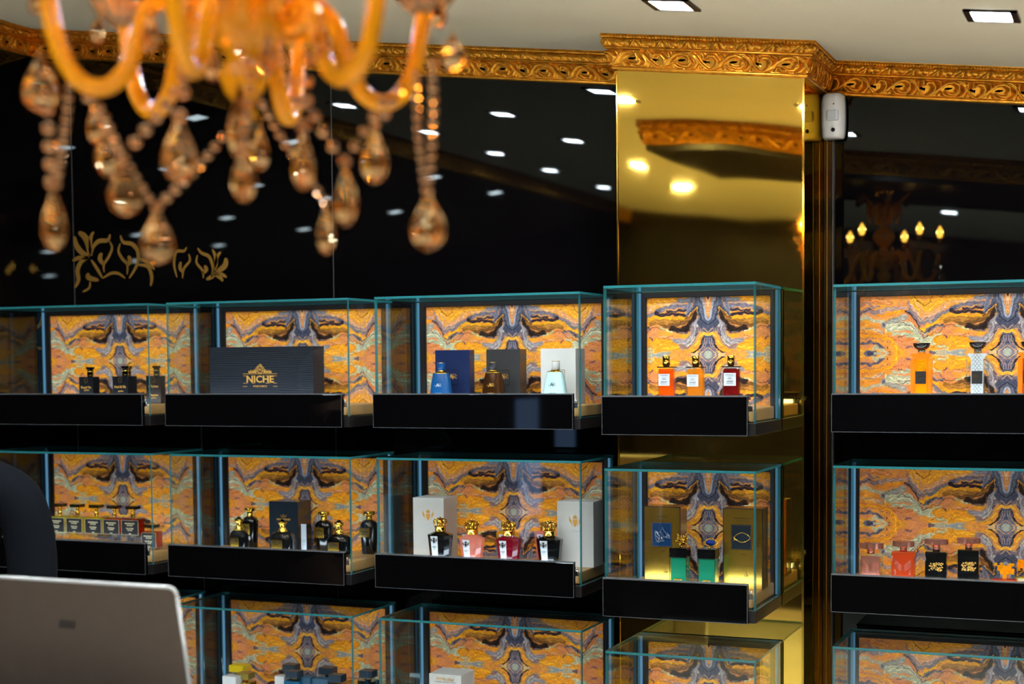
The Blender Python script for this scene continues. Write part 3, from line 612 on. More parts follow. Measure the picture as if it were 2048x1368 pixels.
# --- top row, first case: slim black bottles
def slim(label, pl, pr, pt, Y, capt, side):
    x, w, h, k = spot(pl, pr, pt, Y, 0); d = min(.05, max(.02, (x+w/2)/at(side, pt, 1.).x-Y)); ch = (at((pl+pr)/2, capt, Y).z-FZ[0])-h
    t = stand('perfume_bottle', label, 'bottle', x, Y, 0, 'slim black perfume bottles')
    MB().box((-w/2, 0, 0), (w/2, d, h), bev=.0008).build('flacon', M['matteblack'], t)
    MB().lathe([(.0088, 0), (.0088, ch*.72), (.0118, ch*.78), (.0122, ch), (.010, ch)], (.004, d/2, h), 20, smooth=False).build('cap', M['inkblack'], t)
    c = MB(); c.lathe([(.0091, ch*.10), (.0091, ch*.17)], (.004, d/2, h), 20); c.lathe([(.0091, ch*.50), (.0091, ch*.60)], (.004, d/2, h), 20); c.build('cap_ring', M['goldcap'], t)
    c = MB(); cx, cz = .0, h*.86
    c.tube([(cx+.0052*math.cos(a*PI/10), -.0004, cz+.007*math.sin(a*PI/10)) for a in range(21)], .0004, 5); c.build('emblem', M['golddim'], t)
    return t, w, h
t, w, h = slim('slim square black perfume bottle, leftmost of the top row', 157.6, 185.6, 753.5, 3.575, 734, 198.7)
text('lettering', 'Royal Vis', .0095, M['goldink'], t, (0, -.0006, h*.60), bold=.01); text('lettering', 'parfum', .006, M['goldink'], t, (.002, -.0006, h*.50))
t, w, h = slim('slim square black perfume bottle in the middle of the three, with a blue sheen', 224.5, 255, 752.5, 3.565, 732, 272)
text('lettering', 'Oud & Vis', .0095, M['goldink'], t, (0, -.0006, h*.61), bold=.01); text('lettering', 'parfum', .006, M['goldink'], t, (.002, -.0006, h*.46))
t, w, h = slim('slim square black perfume bottle standing lowest in view at the right end of its case', 291.5, 321, 751.5, 3.60, 731.5, 330.5)
text('lettering', 'el Lyttea', .0095, M['goldink'], t, (0, -.0006, h*.62), bold=.01); text('lettering', 'Peacher', .009, M['goldink'], t, (.002, -.0006, h*.30), bold=.02); text('lettering', 'parfum', .006, M['goldink'], t, (.001, -.0006, h*.20))
slim('slim black perfume bottle standing just behind the middle one, only its cap showing', 234, 262, 752, 3.64, 732, 274)
# --- wooden box
t, w, h, k, d = carton('long black stained wooden box with gold lettering and crowned emblem', 418, 625.5, 693.5, 3.58, 0, 647.7, M['blackwood'], name='wooden_box')
tx, tzc = at(520, 759, 3.58).x-t.location.x, at(520, 759, 3.58).z-FZ[0]
text('lettering', 'NICHE', .0262, M['goldink'], t, (tx, -.0006, tzc), sx=1.12, bold=.022)
text('lettering', 'P E R F U M E S', .0062, M['goldink'], t, (tx, -.0006, tzc-.0185), sx=1.05, bold=.02)
e = MB(); e.box((tx-.054, -.0006, tzc+.0148), (tx+.054, 0, tzc+.0160)); e.box((tx-.054, -.0006, tzc-.0190), (tx-.041, 0, tzc-.0180)); e.box((tx+.041, -.0006, tzc-.0190), (tx+.054, 0, tzc-.0180))
for hx, ww, dd in ((-.047, .012, 0), (-.021, .009, 0), (.0235, .013, 0), (.047, .011, 0)):
    for zz_ in (.0098, -.0098): e.box((tx+hx-ww/2, -.0006, tzc+zz_-.0005), (tx+hx+ww/2, 0, tzc+zz_+.0005))
ez = tzc+.0265; rr = .0095
e.tube([(tx+rr*math.cos(a*PI/12), -.0004, ez+rr*math.sin(a*PI/12)) for a in range(25)], .0009, 6); e.tube([(tx+(rr-.0028)*math.cos(a*PI/12), -.0004, ez+(rr-.0028)*math.sin(a*PI/12)) for a in range(25)], .0004, 6)
for m_ in (-1, 1):
    for q, (dx, hh) in enumerate(((.013, .010), (.018, .0095), (.0235, .008), (.029, .0085), (.034, .006))):
        e.prism([(tx+m_*(dx-.0022), ez-.0088), (tx+m_*(dx+.0026), ez-.0088), (tx+m_*(dx+.0012), ez-.0088+hh), (tx+m_*(dx-.001), ez-.0085+hh*.7)], -.0006, 0)
    e.tube([(tx+m_*.002, -.0004, ez+.0125), (tx+m_*.010, -.0004, ez+.008), (tx+m_*.016, -.0004, ez-.001), (tx+m_*.022, -.0004, ez-.006)], .0006, 5)
for a in (-.4, 0, .4): e.box((tx+a*.008-.0006, -.0006, ez+.010), (tx+a*.012+.0006, 0, ez+.0165-abs(a)*.004))
e.build('emblem', M['goldink'], t); text('lettering', 'N', .010, M['goldink'], t, (tx, -.0006, ez), bold=.02)
# --- third case: three cartons with three bottles
def arc_logo(t, x, z, s, mat, y=-.0006, frame=True, name='logo'):
    if frame:
        f = MB(); a = s*.62
        for p, q in (((-a, -a*1.05), (a, -a*1.05+.0007)), ((-a, a*1.05-.0007), (a, a*1.05)), ((-a, -a*1.05), (-a+.0007, a*1.05)), ((a-.0007, -a*1.05), (a, a*1.05))): f.box((x+p[0], y, z+p[1]), (x+q[0], y+.0006, z+q[1]))
        f.build('gold_frame', M['goldfoil'], t)
    text('lettering', 'A', s*.62, mat, t, (x-s*.06, y, z+s*.04)); text('lettering', 'L', s*.24, mat, t, (x-s*.36, y, z+s*.02)); text('lettering', 'RC', s*.36, mat, t, (x+s*.26, y, z+s*.04))
    MB().box((x-s*.05, y, z+s*.26), (x+s*.40, y+.0006, z+s*.285)).build('bar', mat, t)
for lab, pl, pr, pt, sd, mt, lx, lm in (('navy blue perfume box with a small gold square logo', 869.8, 938.4, 700, 948.5, 'navybox', 903.5, 'goldink'), ('charcoal perfume box with a small gold square logo', 972, 1039.5, 698.5, 1052.6, 'greybox', 1006, 'goldink'), ('plain white perfume box standing behind the white bottle', 1081, 1151, 697, 1169.5, 'white', 1116, 'goldfoil')):
    t, w, h, k, d = carton(lab, pl, pr, pt, 3.635, 0, sd, M[mt], 'perfume boxes beside the blue, brown and white bottles')
    p = at(lx, 755, 3.635); arc_logo(t, p.x-t.location.x, p.z-FZ[0], .030, M[lm])
def arc_bottle(label, pl, pr, topl, topr, pt, capl, capr, cap0, cap1, body, cap, ink, Y=3.565):
    x, w, h, k = spot(pl, pr, pt, Y, 0); wt = (topr-topl)*k; t = stand('perfume_bottle', label, 'bottle', x, Y+.018, 0, 'shouldered flacons in front of their boxes')
    r = w/2; rt = wt/2; pr_ = [(r*.94, 0), (r*1.0, .002), (r*1.03, h*.12), (r, h*.4), (r*.5+rt*.5, h*.75), (rt, h*.97), (rt*.96, h)]
    MB().lathe(pr_, (0, 0, 0), 40, sy=.62, power=2.7).build('flacon', body, t)
    cz0 = at(capl, cap1, Y).z-FZ[0]; cz1 = at(capl, cap0, Y).z-FZ[0]; cx = at((capl+capr)/2, cap0, Y).x-x; cr = (capr-capl)*k/2
    MB().lathe([(rt*.97, 0), (rt*.97, .001), (rt*.7, .0028), (cr*.8, .0040), (cr*.8, cz0-h+.001)], (0, 0, h), 40, sy=.62, power=2.5).build('shoulder_ring', M['goldcap'], t)
    MB().lathe([(cr, cz0), (cr, cz1-.001), (cr*.95, cz1)], (cx, 0, 0), 28).build('cap', cap, t)
    c = MB(); c.lathe([(cr*1.03, cz0-.001), (cr*1.03, cz0+.001)], (cx, 0, 0), 28); c.lathe([(cr*1.03, cz1-.0014), (cr*1.03, cz1-.0002)], (cx, 0, 0), 28); c.build('cap_ring', M['goldcap'], t)
    arc_logo(t, -.001, h*.60, .021, ink, y=-r*.655, frame=False); bars(t, 0, -r*.655, h*.36, ((0, .018, .0012), (-.0048, .010, .0012)), ink); return t
arc_bottle('royal blue flacon with matching blue cap', 855.8, 896.5, 861, 892, 747, 868.8, 883.5, 725, 742, M['blue'], M['bluecap'], M['silverlab'])
arc_bottle('dark brown glass flacon with charcoal cap', 960, 1002.5, 965, 996, 746, 972, 987, 724, 741, M['brownglass'], M['greycap'], M['goldink'])
arc_bottle('milky white flacon with white cap', 1082, 1127.5, 1089.5, 1121, 744, 1098.5, 1114, 722, 740, M['milk'], M['white'], M['ink'])
# --- column case, top row: gold-capped tall bottles with white labels
def tall_label(label, pl, pr, pt, cl, cr_, ct, cb, ll, lr, lt, lb_, mat, Y=3.345):
    x, w, h, k = spot(pl, pr, pt, Y, 0); d = .024; t = stand('perfume_bottle', label, 'bottle', x, Y, 0, 'gold-capped bottles with white labels')
    MB().box((-w/2, 0, 0), (w/2, d, h), bev=.0035).build('flacon', M['clear'], t)
    MB().box((-w/2+.0022, .0022, .004), (w/2-.0022, d-.0022, h-.003), bev=.003).build('perfume', mat, t)
    p0, p1 = at(cl, ct, Y), at(cr_, cb, Y); cx = (p0.x+p1.x)/2-x; r = (p1.x-p0.x)/2
    MB().box((-w/2-.0006, -.0004, h-.0004), (w/2+.0006, d+.0004, h+.0020), bev=.0006).build('shoulder_plate', M['bronze'], t)
    MB().lathe([(r*.8, h+.0020), (r*.8, p1.z-FZ[0]), (r, p1.z-FZ[0]), (r, p0.z-FZ[0]-.0005), (r*.96, p0.z-FZ[0])], (cx, d/2, 0), 26).build('cap', M['goldcap'], t)
    q0, q1 = at(ll, lt, Y), at(lr, lb_, Y); lx = (q0.x+q1.x)/2-x; lw = q1.x-q0.x
    lo = MB().box((lx-lw/2, -.0008, q1.z-FZ[0]), (lx+lw/2, -.0001, q0.z-FZ[0])).build('label', M['lawn'], t)
    lz = (q0.z+q1.z)/2-FZ[0]; bars(t, lx, -.0010, lz, ((.0100, .019, .0010), (.0050, .008, .0008), (.0016, .010, .0015), (-.0095, .017, .0008)), M['seam']); text('lettering', 'JAQUE', .0050, M['seam'], t, (lx, -.0011, lz-.0046), depth=.0002)
tall_label('amber perfume bottle with gold cap and white label, left of three', 1314, 1346.6, 735, 1322, 1336.8, 711.6, 731, 1317, 1339, 748, 771.5, M['amber'])
tall_label('honey-coloured perfume bottle with gold cap, in front of the marbled star', 1371.5, 1406, 735, 1381, 1396.3, 711.6, 731, 1373.8, 1396.5, 749, 773, M['honey'])
tall_label('dark red perfume bottle with gold cap and white label', 1443, 1477, 734, 1451.8, 1466.5, 711, 730, 1447.5, 1471.6, 746, 771.5, M['ruby'])
# --- right case, top row: bottles with black bowl stoppers
def bowl(label, pl, pr, pt, cl, cr_, ct, cb, liq, front, Y=3.57):
    x, w, h, k = spot(pl, pr, pt, Y, 0); d = .028; t = stand('perfume_bottle', label, 'bottle', x, Y, 0, 'bottles with black bowl-shaped stoppers')
    b = MB(); s = w/2; b.box((-s, 0, 0), (-s*.56, d, h-.012), bev=.002); b.box((s*.56, 0, 0), (s, d, h-.012), bev=.002); b.prism([(-s*.95, h), (s*.95, h), (s*.95, h-.005), (s*.58, h-.0125), (-s*.58, h-.0125), (-s*.95, h-.005)], 0, d)
    b.build('flacon', M['clear'] if front == 'scale' else M['honey'], t)
    MB().box((-s*.55, .0015, .001), (s*.55, d-.0015, h-.013), bev=.001).build('perfume', liq, t)
    if front == 'scale':
        f = MB(); f.box((-s*.56, -.0006, .001), (s*.56, .0012, h-.013)); f.prism([(-s*.88, h-.001), (s*.88, h-.001), (s*.88, h-.004), (s*.56, h-.013), (-s*.56, h-.013), (-s*.88, h-.004)], -.0006, .0012); f.build('front_plate', M['scale'], t)
        g = MB(); n = 0; z0 = .004
        while z0 < h-.004:
            for kx in ((-1, 0, 1) if n % 2 == 0 else (-.5, .5)):
                g.tube([(kx*.0078+.0039*math.cos(a*PI/8), -.0008, z0+.0055*math.sin(a*PI/8)) for a in range(9) if abs(kx*.0078+.0039*math.cos(a*PI/8)) < s*.56] or [(0, 0, 0), (0, 0, .0001)], .00022, 4)
            z0 += .0047; n += 1
        g.build('scale_pattern', M['ink'], t)
    else:
        g = MB()
        for q in range(7): g.tube([(-s*.5, -.0002, h-.016-q*.0045), (0, -.0002, h-.024-q*.0075+.004), (s*.5, -.0002, h-.016-q*.0045)], .0003, 4)
        g.build('etched_lines', M['bronze'], t)
    MB().box((-.0118, -.0016, h*.42), (.0118, -.0007, h*.66)).build('label', M['ink'], t)
    bars(t, 0, -.0018, h*.54, ((.0045, .015, .0015), (.0008, .013, .0015), (-.0070, .006, .0014)), M['goldfoil'])
    p0, p1 = at(cl, ct, Y), at(cr_, cb, Y); r = (p1.x-p0.x)/2; z1 = p0.z-FZ[0]; z0 = p1.z-FZ[0]
    MB().lathe([(.0085, h), (.0085, z0+.0012)], (0, d/2, 0), 20).build('neck', M['silver'], t)
    MB().lathe([(.001, z0), (.008, z0), (r*.62, z0+.0022), (r*.86, z0+(z1-z0)*.42), (r*.97, z0+(z1-z0)*.8), (r, z1), (r*.9, z1+.0003)], (0, d/2, 0), 32).build('stopper', M['inkblack'], t)
bowl('golden bottle with black bowl stopper, leftmost in the right top case', 1820.5, 1862.5, 707, 1824, 1859.5, 686.5, 700, M['yellow'], 'plain')
bowl('bottle with silver fish-scale front and black bowl stopper', 1932, 1976.5, 706, 1937, 1973, 684.5, 698.5, M['clear'], 'scale')
bowl('dark amber bottle with black bowl stopper, cut off by the right edge', 2035.5, 2080, 704, 2040, 2076, 683.5, 697.5, M['copperliq'], 'plain')
# --- second row, first case: square bottles on a riser
Y = 3.56; zr = at(200, 1071, Y).z-FZ[1]
p0, p1 = at(60, 1071, Y), at(267, 1071, Y)
t = empty('acrylic_riser', ((p0.x+p1.x)/2, Y-.006, FZ[1]), 'clear acrylic riser under the row of square bottles, second row far left', 'riser')
w = p1.x-p0.x; b = MB(); b.box((-w/2, 0, zr-.0045), (w/2, .07, zr-.0002)); b.box((-w/2, 0, 0), (-w/2+.004, .07, zr-.0046)); b.box((w/2-.004, 0, 0), (w/2, .07, zr-.0046)); b.box((-w/2+.0041, .001, .0), (w/2-.0041, .004, zr-.0047)); b.build('sheet', [M['clear']], t)
def square_b(label, pl, pr, pt, liq, Yq, dz, ct, txt, group='square perfume bottles with flat gold bar caps'):
    x, w, h, k = spot(pl, pr, pt, Yq, 1); h -= dz; d = .032; t = empty('perfume_bottle', (x, Yq, FZ[1]+dz), label, 'bottle', group)
    MB().box((-w/2-.002, 0, 0), (w/2+.002, d, h), bev=.003).build('flacon', M['clear'], t)
    MB().box((-w/2, .0025, .006), (w/2, d-.0025, h-.0035), bev=.002).build('perfume', liq, t)
    MB().box((-w/2+.0004, -.0010, h*.10), (w/2-.0004, -.0001, h*.88)).build('label', M['ink'], t)
    f = MB(); a = w/2-.0003
    for p, q in (((-a, h*.10), (a, h*.10+.0006)), ((-a, h*.88-.0006), (a, h*.88)), ((-a, h*.10), (-a+.0006, h*.88)), ((a-.0006, h*.10), (a, h*.88))): f.box((p[0], -.0016, p[1]), (q[0], -.0010, q[1]))
    f.build('label_border', M['cream'], t)
    for s_, z_, q_ in (('FRAGRANCE', .70, .0058), ('DU BOIS', .60, .0050), (txt, .44, .0056), ('PARFUM', .34, .0044), ('100ml', .16, .0036)): text('lettering', s_, q_, M['cream'], t, (0, -.0015, h*z_), depth=.0002, bold=.02)
    zc = at(pl, ct, Yq).z-FZ[1]-dz
    b = MB(); b.lathe([(.006, h), (.006, h+.003), (.004, h+.004)], (0, d/2, 0), 16); b.ball((0, d/2, h+.0085), .0068, 14, 9); b.lathe([(.005, h+.012), (.0055, zc-.009)], (0, d/2, 0), 16); b.build('neck', M['goldcap'], t)
    MB().box((-.0175, d/2-.012, zc-.0085), (.0175, d/2+.012, zc), bev=.0006).build('cap', M['bronze'], t)
    f = MB(); f.box((-.0178, d/2-.0124, zc-.0095), (.0178, d/2+.0124, zc-.0085)); f.box((.0172, d/2-.0124, zc-.0085), (.0178, d/2-.0120, zc)); f.box((-.0178, d/2-.0124, zc-.0085), (-.0172, d/2-.0120, zc)); f.build('cap_edge', M['goldcap'], t)
for lab, pl, pr, liq, s_ in (('yellow square bottle with black label, leftmost on the riser', 97, 128.5, 'citrus', 'Oud Noir'), ('yellow square bottle with black label, second on the riser', 132, 164, 'citrus', 'Oud Vert'), ('yellow square bottle with black label, middle of five on the riser', 169.5, 202.5, 'citrus', 'Oud Blanc'),
                             ('orange square bottle with black label, fourth on the riser', 206, 238, 'orangeliq', 'Oud Jaune'), ('red-orange square bottle with black label, rightmost on the riser', 242.5, 276.5, 'redliq', 'Oud Violet')):
    square_b(lab, pl, pr, 1031+(pl-97)*.035, M[liq], Y, zr, 1007+(pl-97)*.035, s_)
square_b('orange square bottle standing lower than the others, beside the riser', 283, 312, 1061, M['orangeliq'], 3.575, 0, 1049, 'Oud Rouge')
# --- second row, second case: black bottles with gold tops
def orb(pts_r, c, b): b.lathe(pts_r, c, 26)
def ornate(label, pl, pr, pt, st, txt, Y=3.555):
    x, w, h, k = spot(pl, pr, pt, Y, 1); r = w/2; t = stand('perfume_bottle', label, 'bottle', x, Y+.02, 1, 'squat black bottles with gold knob stoppers')
    MB().lathe([(r*.86, 0), (r*.96, .002), (r, h*.25), (r, h*.72), (r*.93, h*.88), (r*.74, h*.98), (r*.5, h+.002)], (0, 0, 0), 40, sy=.72, power=3).build('flacon', M['inkblack'], t)
    zt_ = at((pl+pr)/2, st, Y).z-FZ[1]; H_ = zt_-h; R = .0135
    b = MB(); b.lathe([(R*.95, 0), (R, .0015), (R*.78, H_*.16), (R*.55, H_*.34), (R*.5, H_*.42), (R*.62, H_*.46), (R*.55, H_*.52), (R*.85, H_*.62), (R*.98, H_*.72), (R*.85, H_*.80), (R*.4, H_*.86)], (0, 0, h+.001), 28, flute=0); b.build('collar', M['goldcap'], t)
    b = MB()
    for q in range(14):
        a = q*2*PI/14; b.tube([(R*.98*math.cos(a), R*.98*math.sin(a), h+.002), (R*.70*math.cos(a), R*.70*math.sin(a), h+H_*.24), (R*.5*math.cos(a), R*.5*math.sin(a), h+H_*.4)], .0007, 5)
    b.build('filigree', M['goldfoil'], t)
    MB().lathe([(R*.5, H_*.84), (R*.56, H_*.9), (R*.3, H_*.95), (R*.22, H_), (.0003, H_*1.02)], (0, 0, h), 18).build('stopper_tip', M['inkblack'], t)
    lw, lz0, lz1 = w*.50, h*.18, h*.72; lo = MB().box((-lw*.62, -r*.755, lz0), (lw*.38, -r*.725, lz1)).build('label', M['goldfoil'], t)
    lx = -lw*.12; y = -r*.765; b = MB(); b.prism([(lx-.004, lz1-.0055), (lx+.004, lz1-.0055), (lx+.0055, lz1-.0015), (lx+.002, lz1-.004), (lx, lz1-.001), (lx-.002, lz1-.004), (lx-.0055, lz1-.0015)], y, y+.0004); b.build('crown_mark', M['ink'], t)
    text('lettering', 'AMOUROUD', .0042, M['ink'], t, (lx, y, lz1-.0085), depth=.0002, bold=.02); text('lettering', 'ELIXIR', .003, M['ink'], t, (lx, y, lz1-.013), depth=.0002); text('lettering', txt, .0046, M['ink'], t, (lx, y, lz0+.003), depth=.0002, bold=.02)
ornate('squat black bottle with gold knob stopper, far left of its case', 454, 486, 1062.5, 1034.5, 'Bois Oud')
ornate('squat black bottle with gold knob stopper in front of the dark carton', 535.8, 579, 1066, 1040, 'Noir Oud')
ornate('squat black bottle with gold knob stopper, nearest the right side glass', 649.5, 692, 1071, 1041, 'Silver Oud')
def shouldered(label, pl, pr, pt, cl, cr_, c0, c1, lt, lb_, Y):
    x, w, h, k = spot(pl, pr, pt, Y, 1); r = w/2; t = stand('perfume_bottle', label, 'bottle', x, Y+r*.8, 1, 'tall black bottles with gold screw caps')
    MB().lathe([(r*.80, 0), (r*.86, .002), (r*.90, h*.3), (r, h*.76), (r, h*.86), (r*.82, h*.93), (r*.5, h*.985), (r*.36, h)], (0, 0, 0), 36, sy=.8, power=2.6).build('flacon', M['inkblack'], t)
    z1, z0 = at(cl, c0, Y).z-FZ[1], at(cl, c1, Y).z-FZ[1]; cr = (cr_-cl)*k/2
    MB().lathe([(r*.40, h-.001), (r*.36, h+.002), (r*.36, z0)], (0, 0, 0), 20).build('neck', M['goldcap'], t)
    MB().lathe([(cr*.96, z0), (cr, z0+.001), (cr, z1-.001), (cr*.95, z1)], (0, 0, 0), 26, flute=24, fd=.015).build('cap', M['goldcap'], t)
    y = -r*.83; q1, q0 = at(pl, lt, Y).z-FZ[1], at(pl, lb_, Y).z-FZ[1]
    MB().box((-r*.86, y, q0), (r*.42, y+.004, q1)).build('label', M['goldfoil'], t); bars(t, -r*.22, y-.0003, (q0+q1)/2, ((.006, r*.7, .0014), (.0022, r*.9, .0016), (-.0022, r*.6, .0014), (-.006, r*.9, .0016)), M['ink'])
shouldered('tall black bottle with gold screw cap behind the far left squat one', 479, 507, 1033, 477.5, 496.5, 1016, 1022.5, 1047, 1068, 3.66)
shouldered('tall black bottle with gold screw cap right of the dark carton', 624.5, 657, 1041, 628.5, 649, 1024, 1031.5, 1054.5, 1075, 3.63)
shouldered('tall black bottle with gold screw cap alone near the right side glass', 715.5, 747, 1040, 721, 742.5, 1023, 1030.5, 1055.5, 1074, 3.675)
t, w, h, k, d = carton('dark shrink-wrapped perfume carton with a small crown print', 537.5, 595.5, 1003, 3.64, 1, 622, M['darkbox'])
p = at(567, 1039, 3.64); lx = p.x-t.location.x; lz = p.z-FZ[1]; text('lettering', 'AMOUROUD', .0075, M['goldink'], t, (lx, -.0006, lz), bold=.01); text('lettering', 'ELIXIR', .0035, M['goldink'], t, (lx, -.0006, lz-.008))
b = MB(); b.prism([(lx-.007, lz+.006), (lx+.007, lz+.006), (lx+.010, lz+.014), (lx+.004, lz+.009), (lx, lz+.016), (lx-.004, lz+.009), (lx-.010, lz+.014)], -.0006, 0); b.build('crown_mark', M['golddim'], t)
t2 = empty('leaning_card', (at(601, 1087, 3.60).x+.004, 3.60, FZ[1]), 'small grey printed card leaning beside the dark carton', 'card'); z0 = .0
MB().box((-.002, 0, 0), (.014, .0012, at(601, 1048, 3.60).z-FZ[1]), bev=.0003).build('card', M['silverlab'], t2); bars(t2, .006, -.0004, .035, ((.008, .010, .0008), (.005, .011, .0008), (.002, .010, .0008), (-.004, .009, .0008)), M['seam'])
# --- second row, third case: crown-capped bottles and white cartons
Y = 3.64
for lab, pl, pr, pt, sd, cx_, cy_, Yc in (('white perfume box with gold winged crest, left of the crown-capped bottles', 825.5, 887, 996, 915, 856, 1030, 3.63), ('white perfume box with gold winged crest at the right side glass', 1113.7, 1186.6, 1003, 1206, 1150, 1042, 3.62)):
    t, w, h, k, d = carton(lab, pl, pr, pt, Yc, 1, sd, M['white'], 'white perfume boxes with a gold crest')
    p = at(cx_, cy_, Yc); crest(t, p.x-t.location.x, -.0003, p.z-FZ[1], .030, M['goldink']); bars(t, p.x-t.location.x, -.0004, p.z-FZ[1]-.026, ((0, .022, .0016), (-.006, .014, .0016), (-.012, .022, .0011)), M['silverlab'])
def crowned(label, xc_, sl, sr, bl, br, sh, bt, c0, c1, cl, cr_, body, Y=3.555, txt=M['ink']):
    x, w, h, k = spot(sl, sr, bt, Y, 1); t = stand('perfume_bottle', label, 'bottle', x, Y+.022, 1, 'crown-capped perfume bottles', rz=0)
    r = w/2; rb = (br-bl)*k/2; zs = at(xc_, sh, Y).z-FZ[1]
    b = MB(); prof = [(rb*1.0, 0), (rb*1.02, .001), (r, zs-.001), (r, zs), (r*.42, h), (r*.40, h+.0005)]
    vs = []; pat = [(-.62, -1), (.62, -1), (1, -.5), (1, .5), (.62, 1), (-.62, 1), (-1, .5), (-1, -.5)]
    for q, (rr_, z_) in enumerate(prof):
        for px_, py_ in pat: vs.append((px_*rr_, py_*rr_*.62, z_))
    n = 8; fs = [(i*n+j, i*n+(j+1) % n, (i+1)*n+(j+1) % n, (i+1)*n+j) for i in range(len(prof)-1) for j in range(n)]+[tuple(range(n)), tuple((len(prof)-1)*n+j for j in range(n))]
    b.add(vs, fs); b.build('flacon', body, t)
    z1, z0 = at(cl, c0, Y).z-FZ[1], at(cl, c1, Y).z-FZ[1]; cr = (cr_-cl)*k/2; H_ = z1-z0; zm = z0+H_*.32
    b = MB(); b.lathe([(cr*.96, z0), (cr*1.0, z0+.001), (cr*.97, zm-.002), (cr*1.08, zm-.001), (cr*1.08, zm+.001), (cr*.9, zm+.002)], (0, 0, 0), 30); b.build('collar', M['goldcap'], t)
    b = MB()
    for q in range(8):
        a = q*PI/4+.2; P = [(cr*.85, zm), (cr*1.12, zm+H_*.22), (cr*1.16, zm+H_*.38), (cr*.95, zm+H_*.50), (cr*.5, zm+H_*.565), (cr*.12, zm+H_*.54)]
        b.tube([(p_*math.cos(a), p_*math.sin(a), z_) for p_, z_ in P], [.0014, .0018, .0020, .0019, .0015, .0012], 8)
    b.lathe([(cr*.55, zm), (cr*.6, zm+H_*.2), (cr*.5, zm+H_*.4), (cr*.2, zm+H_*.5)], (0, 0, 0), 16); b.ball((0, 0, z1-.0028), .0028, 10, 8); b.build('crown_cap', M['goldcap'], t)
    y = -r*.62; lt, lb2 = zs-.003, .004; b = MB()
    b.add([(-r*.60, y-.0008, lt), (r*.02, y-.0008, lt), (r*.02, -rb*.62-.0012, lb2), (-r*.60*rb/r, -rb*.62-.0012, lb2), (-r*.60, y-.0001, lt), (r*.02, y-.0001, lt), (r*.02, -rb*.62-.0004, lb2), (-r*.60*rb/r, -rb*.62-.0004, lb2)], [(0, 1, 2, 3), (4, 7, 6, 5), (0, 4, 5, 1), (1, 5, 6, 2), (2, 6, 7, 3), (3, 7, 4, 0)])
    b.build('label', M['lawn'], t); crest(t, -r*.28, y-.0014, zs-.014, .0155, M['ink'])
    bars(t, -r*.27, y*.93-.0018, zs-.030, ((0, .0115, .0011), (-.003, .008, .0011), (-.008, .010, .0007)), txt)
crowned('black crown-capped bottle in front of the left white box', 873, 851, 895.5, 857, 891, 1070.5, 1064.5, 1034.5, 1064, 863.5, 884, M['inkblack'])
crowned('pink crown-capped bottle, second from the left white box', 936, 914.5, 959.5, 922, 954, 1078, 1070.5, 1039.5, 1070, 927.5, 949, M['pink'], txt=M['rose'])
crowned('dark red crown-capped bottle between the pink and black ones', 1010, 988, 1033, 995, 1028, 1080, 1073, 1041, 1072.5, 1000.5, 1023, M['wine'])
crowned('black crown-capped bottle left of the right white box', 1092, 1069, 1117, 1077, 1112, 1080, 1074, 1041.5, 1073, 1082, 1105, M['inkblack'])
for lab, xc_, sl, sr, mt in (('pale crown-capped bottle half hidden behind the pink one', 937, 915, 957, 'clear'), ('yellow crown-capped bottle half hidden behind the dark red one', 1006, 988, 1030, 'yellow'), ('pale pink crown-capped bottle behind the right-hand black one', 1083, 1064, 1103, 'pink')):
    crowned(lab, xc_, sl, sr, sl+6, sr-6, 1067, 1062, 1045, 1062, xc_-9, xc_+9, M[mt], Y=3.625)
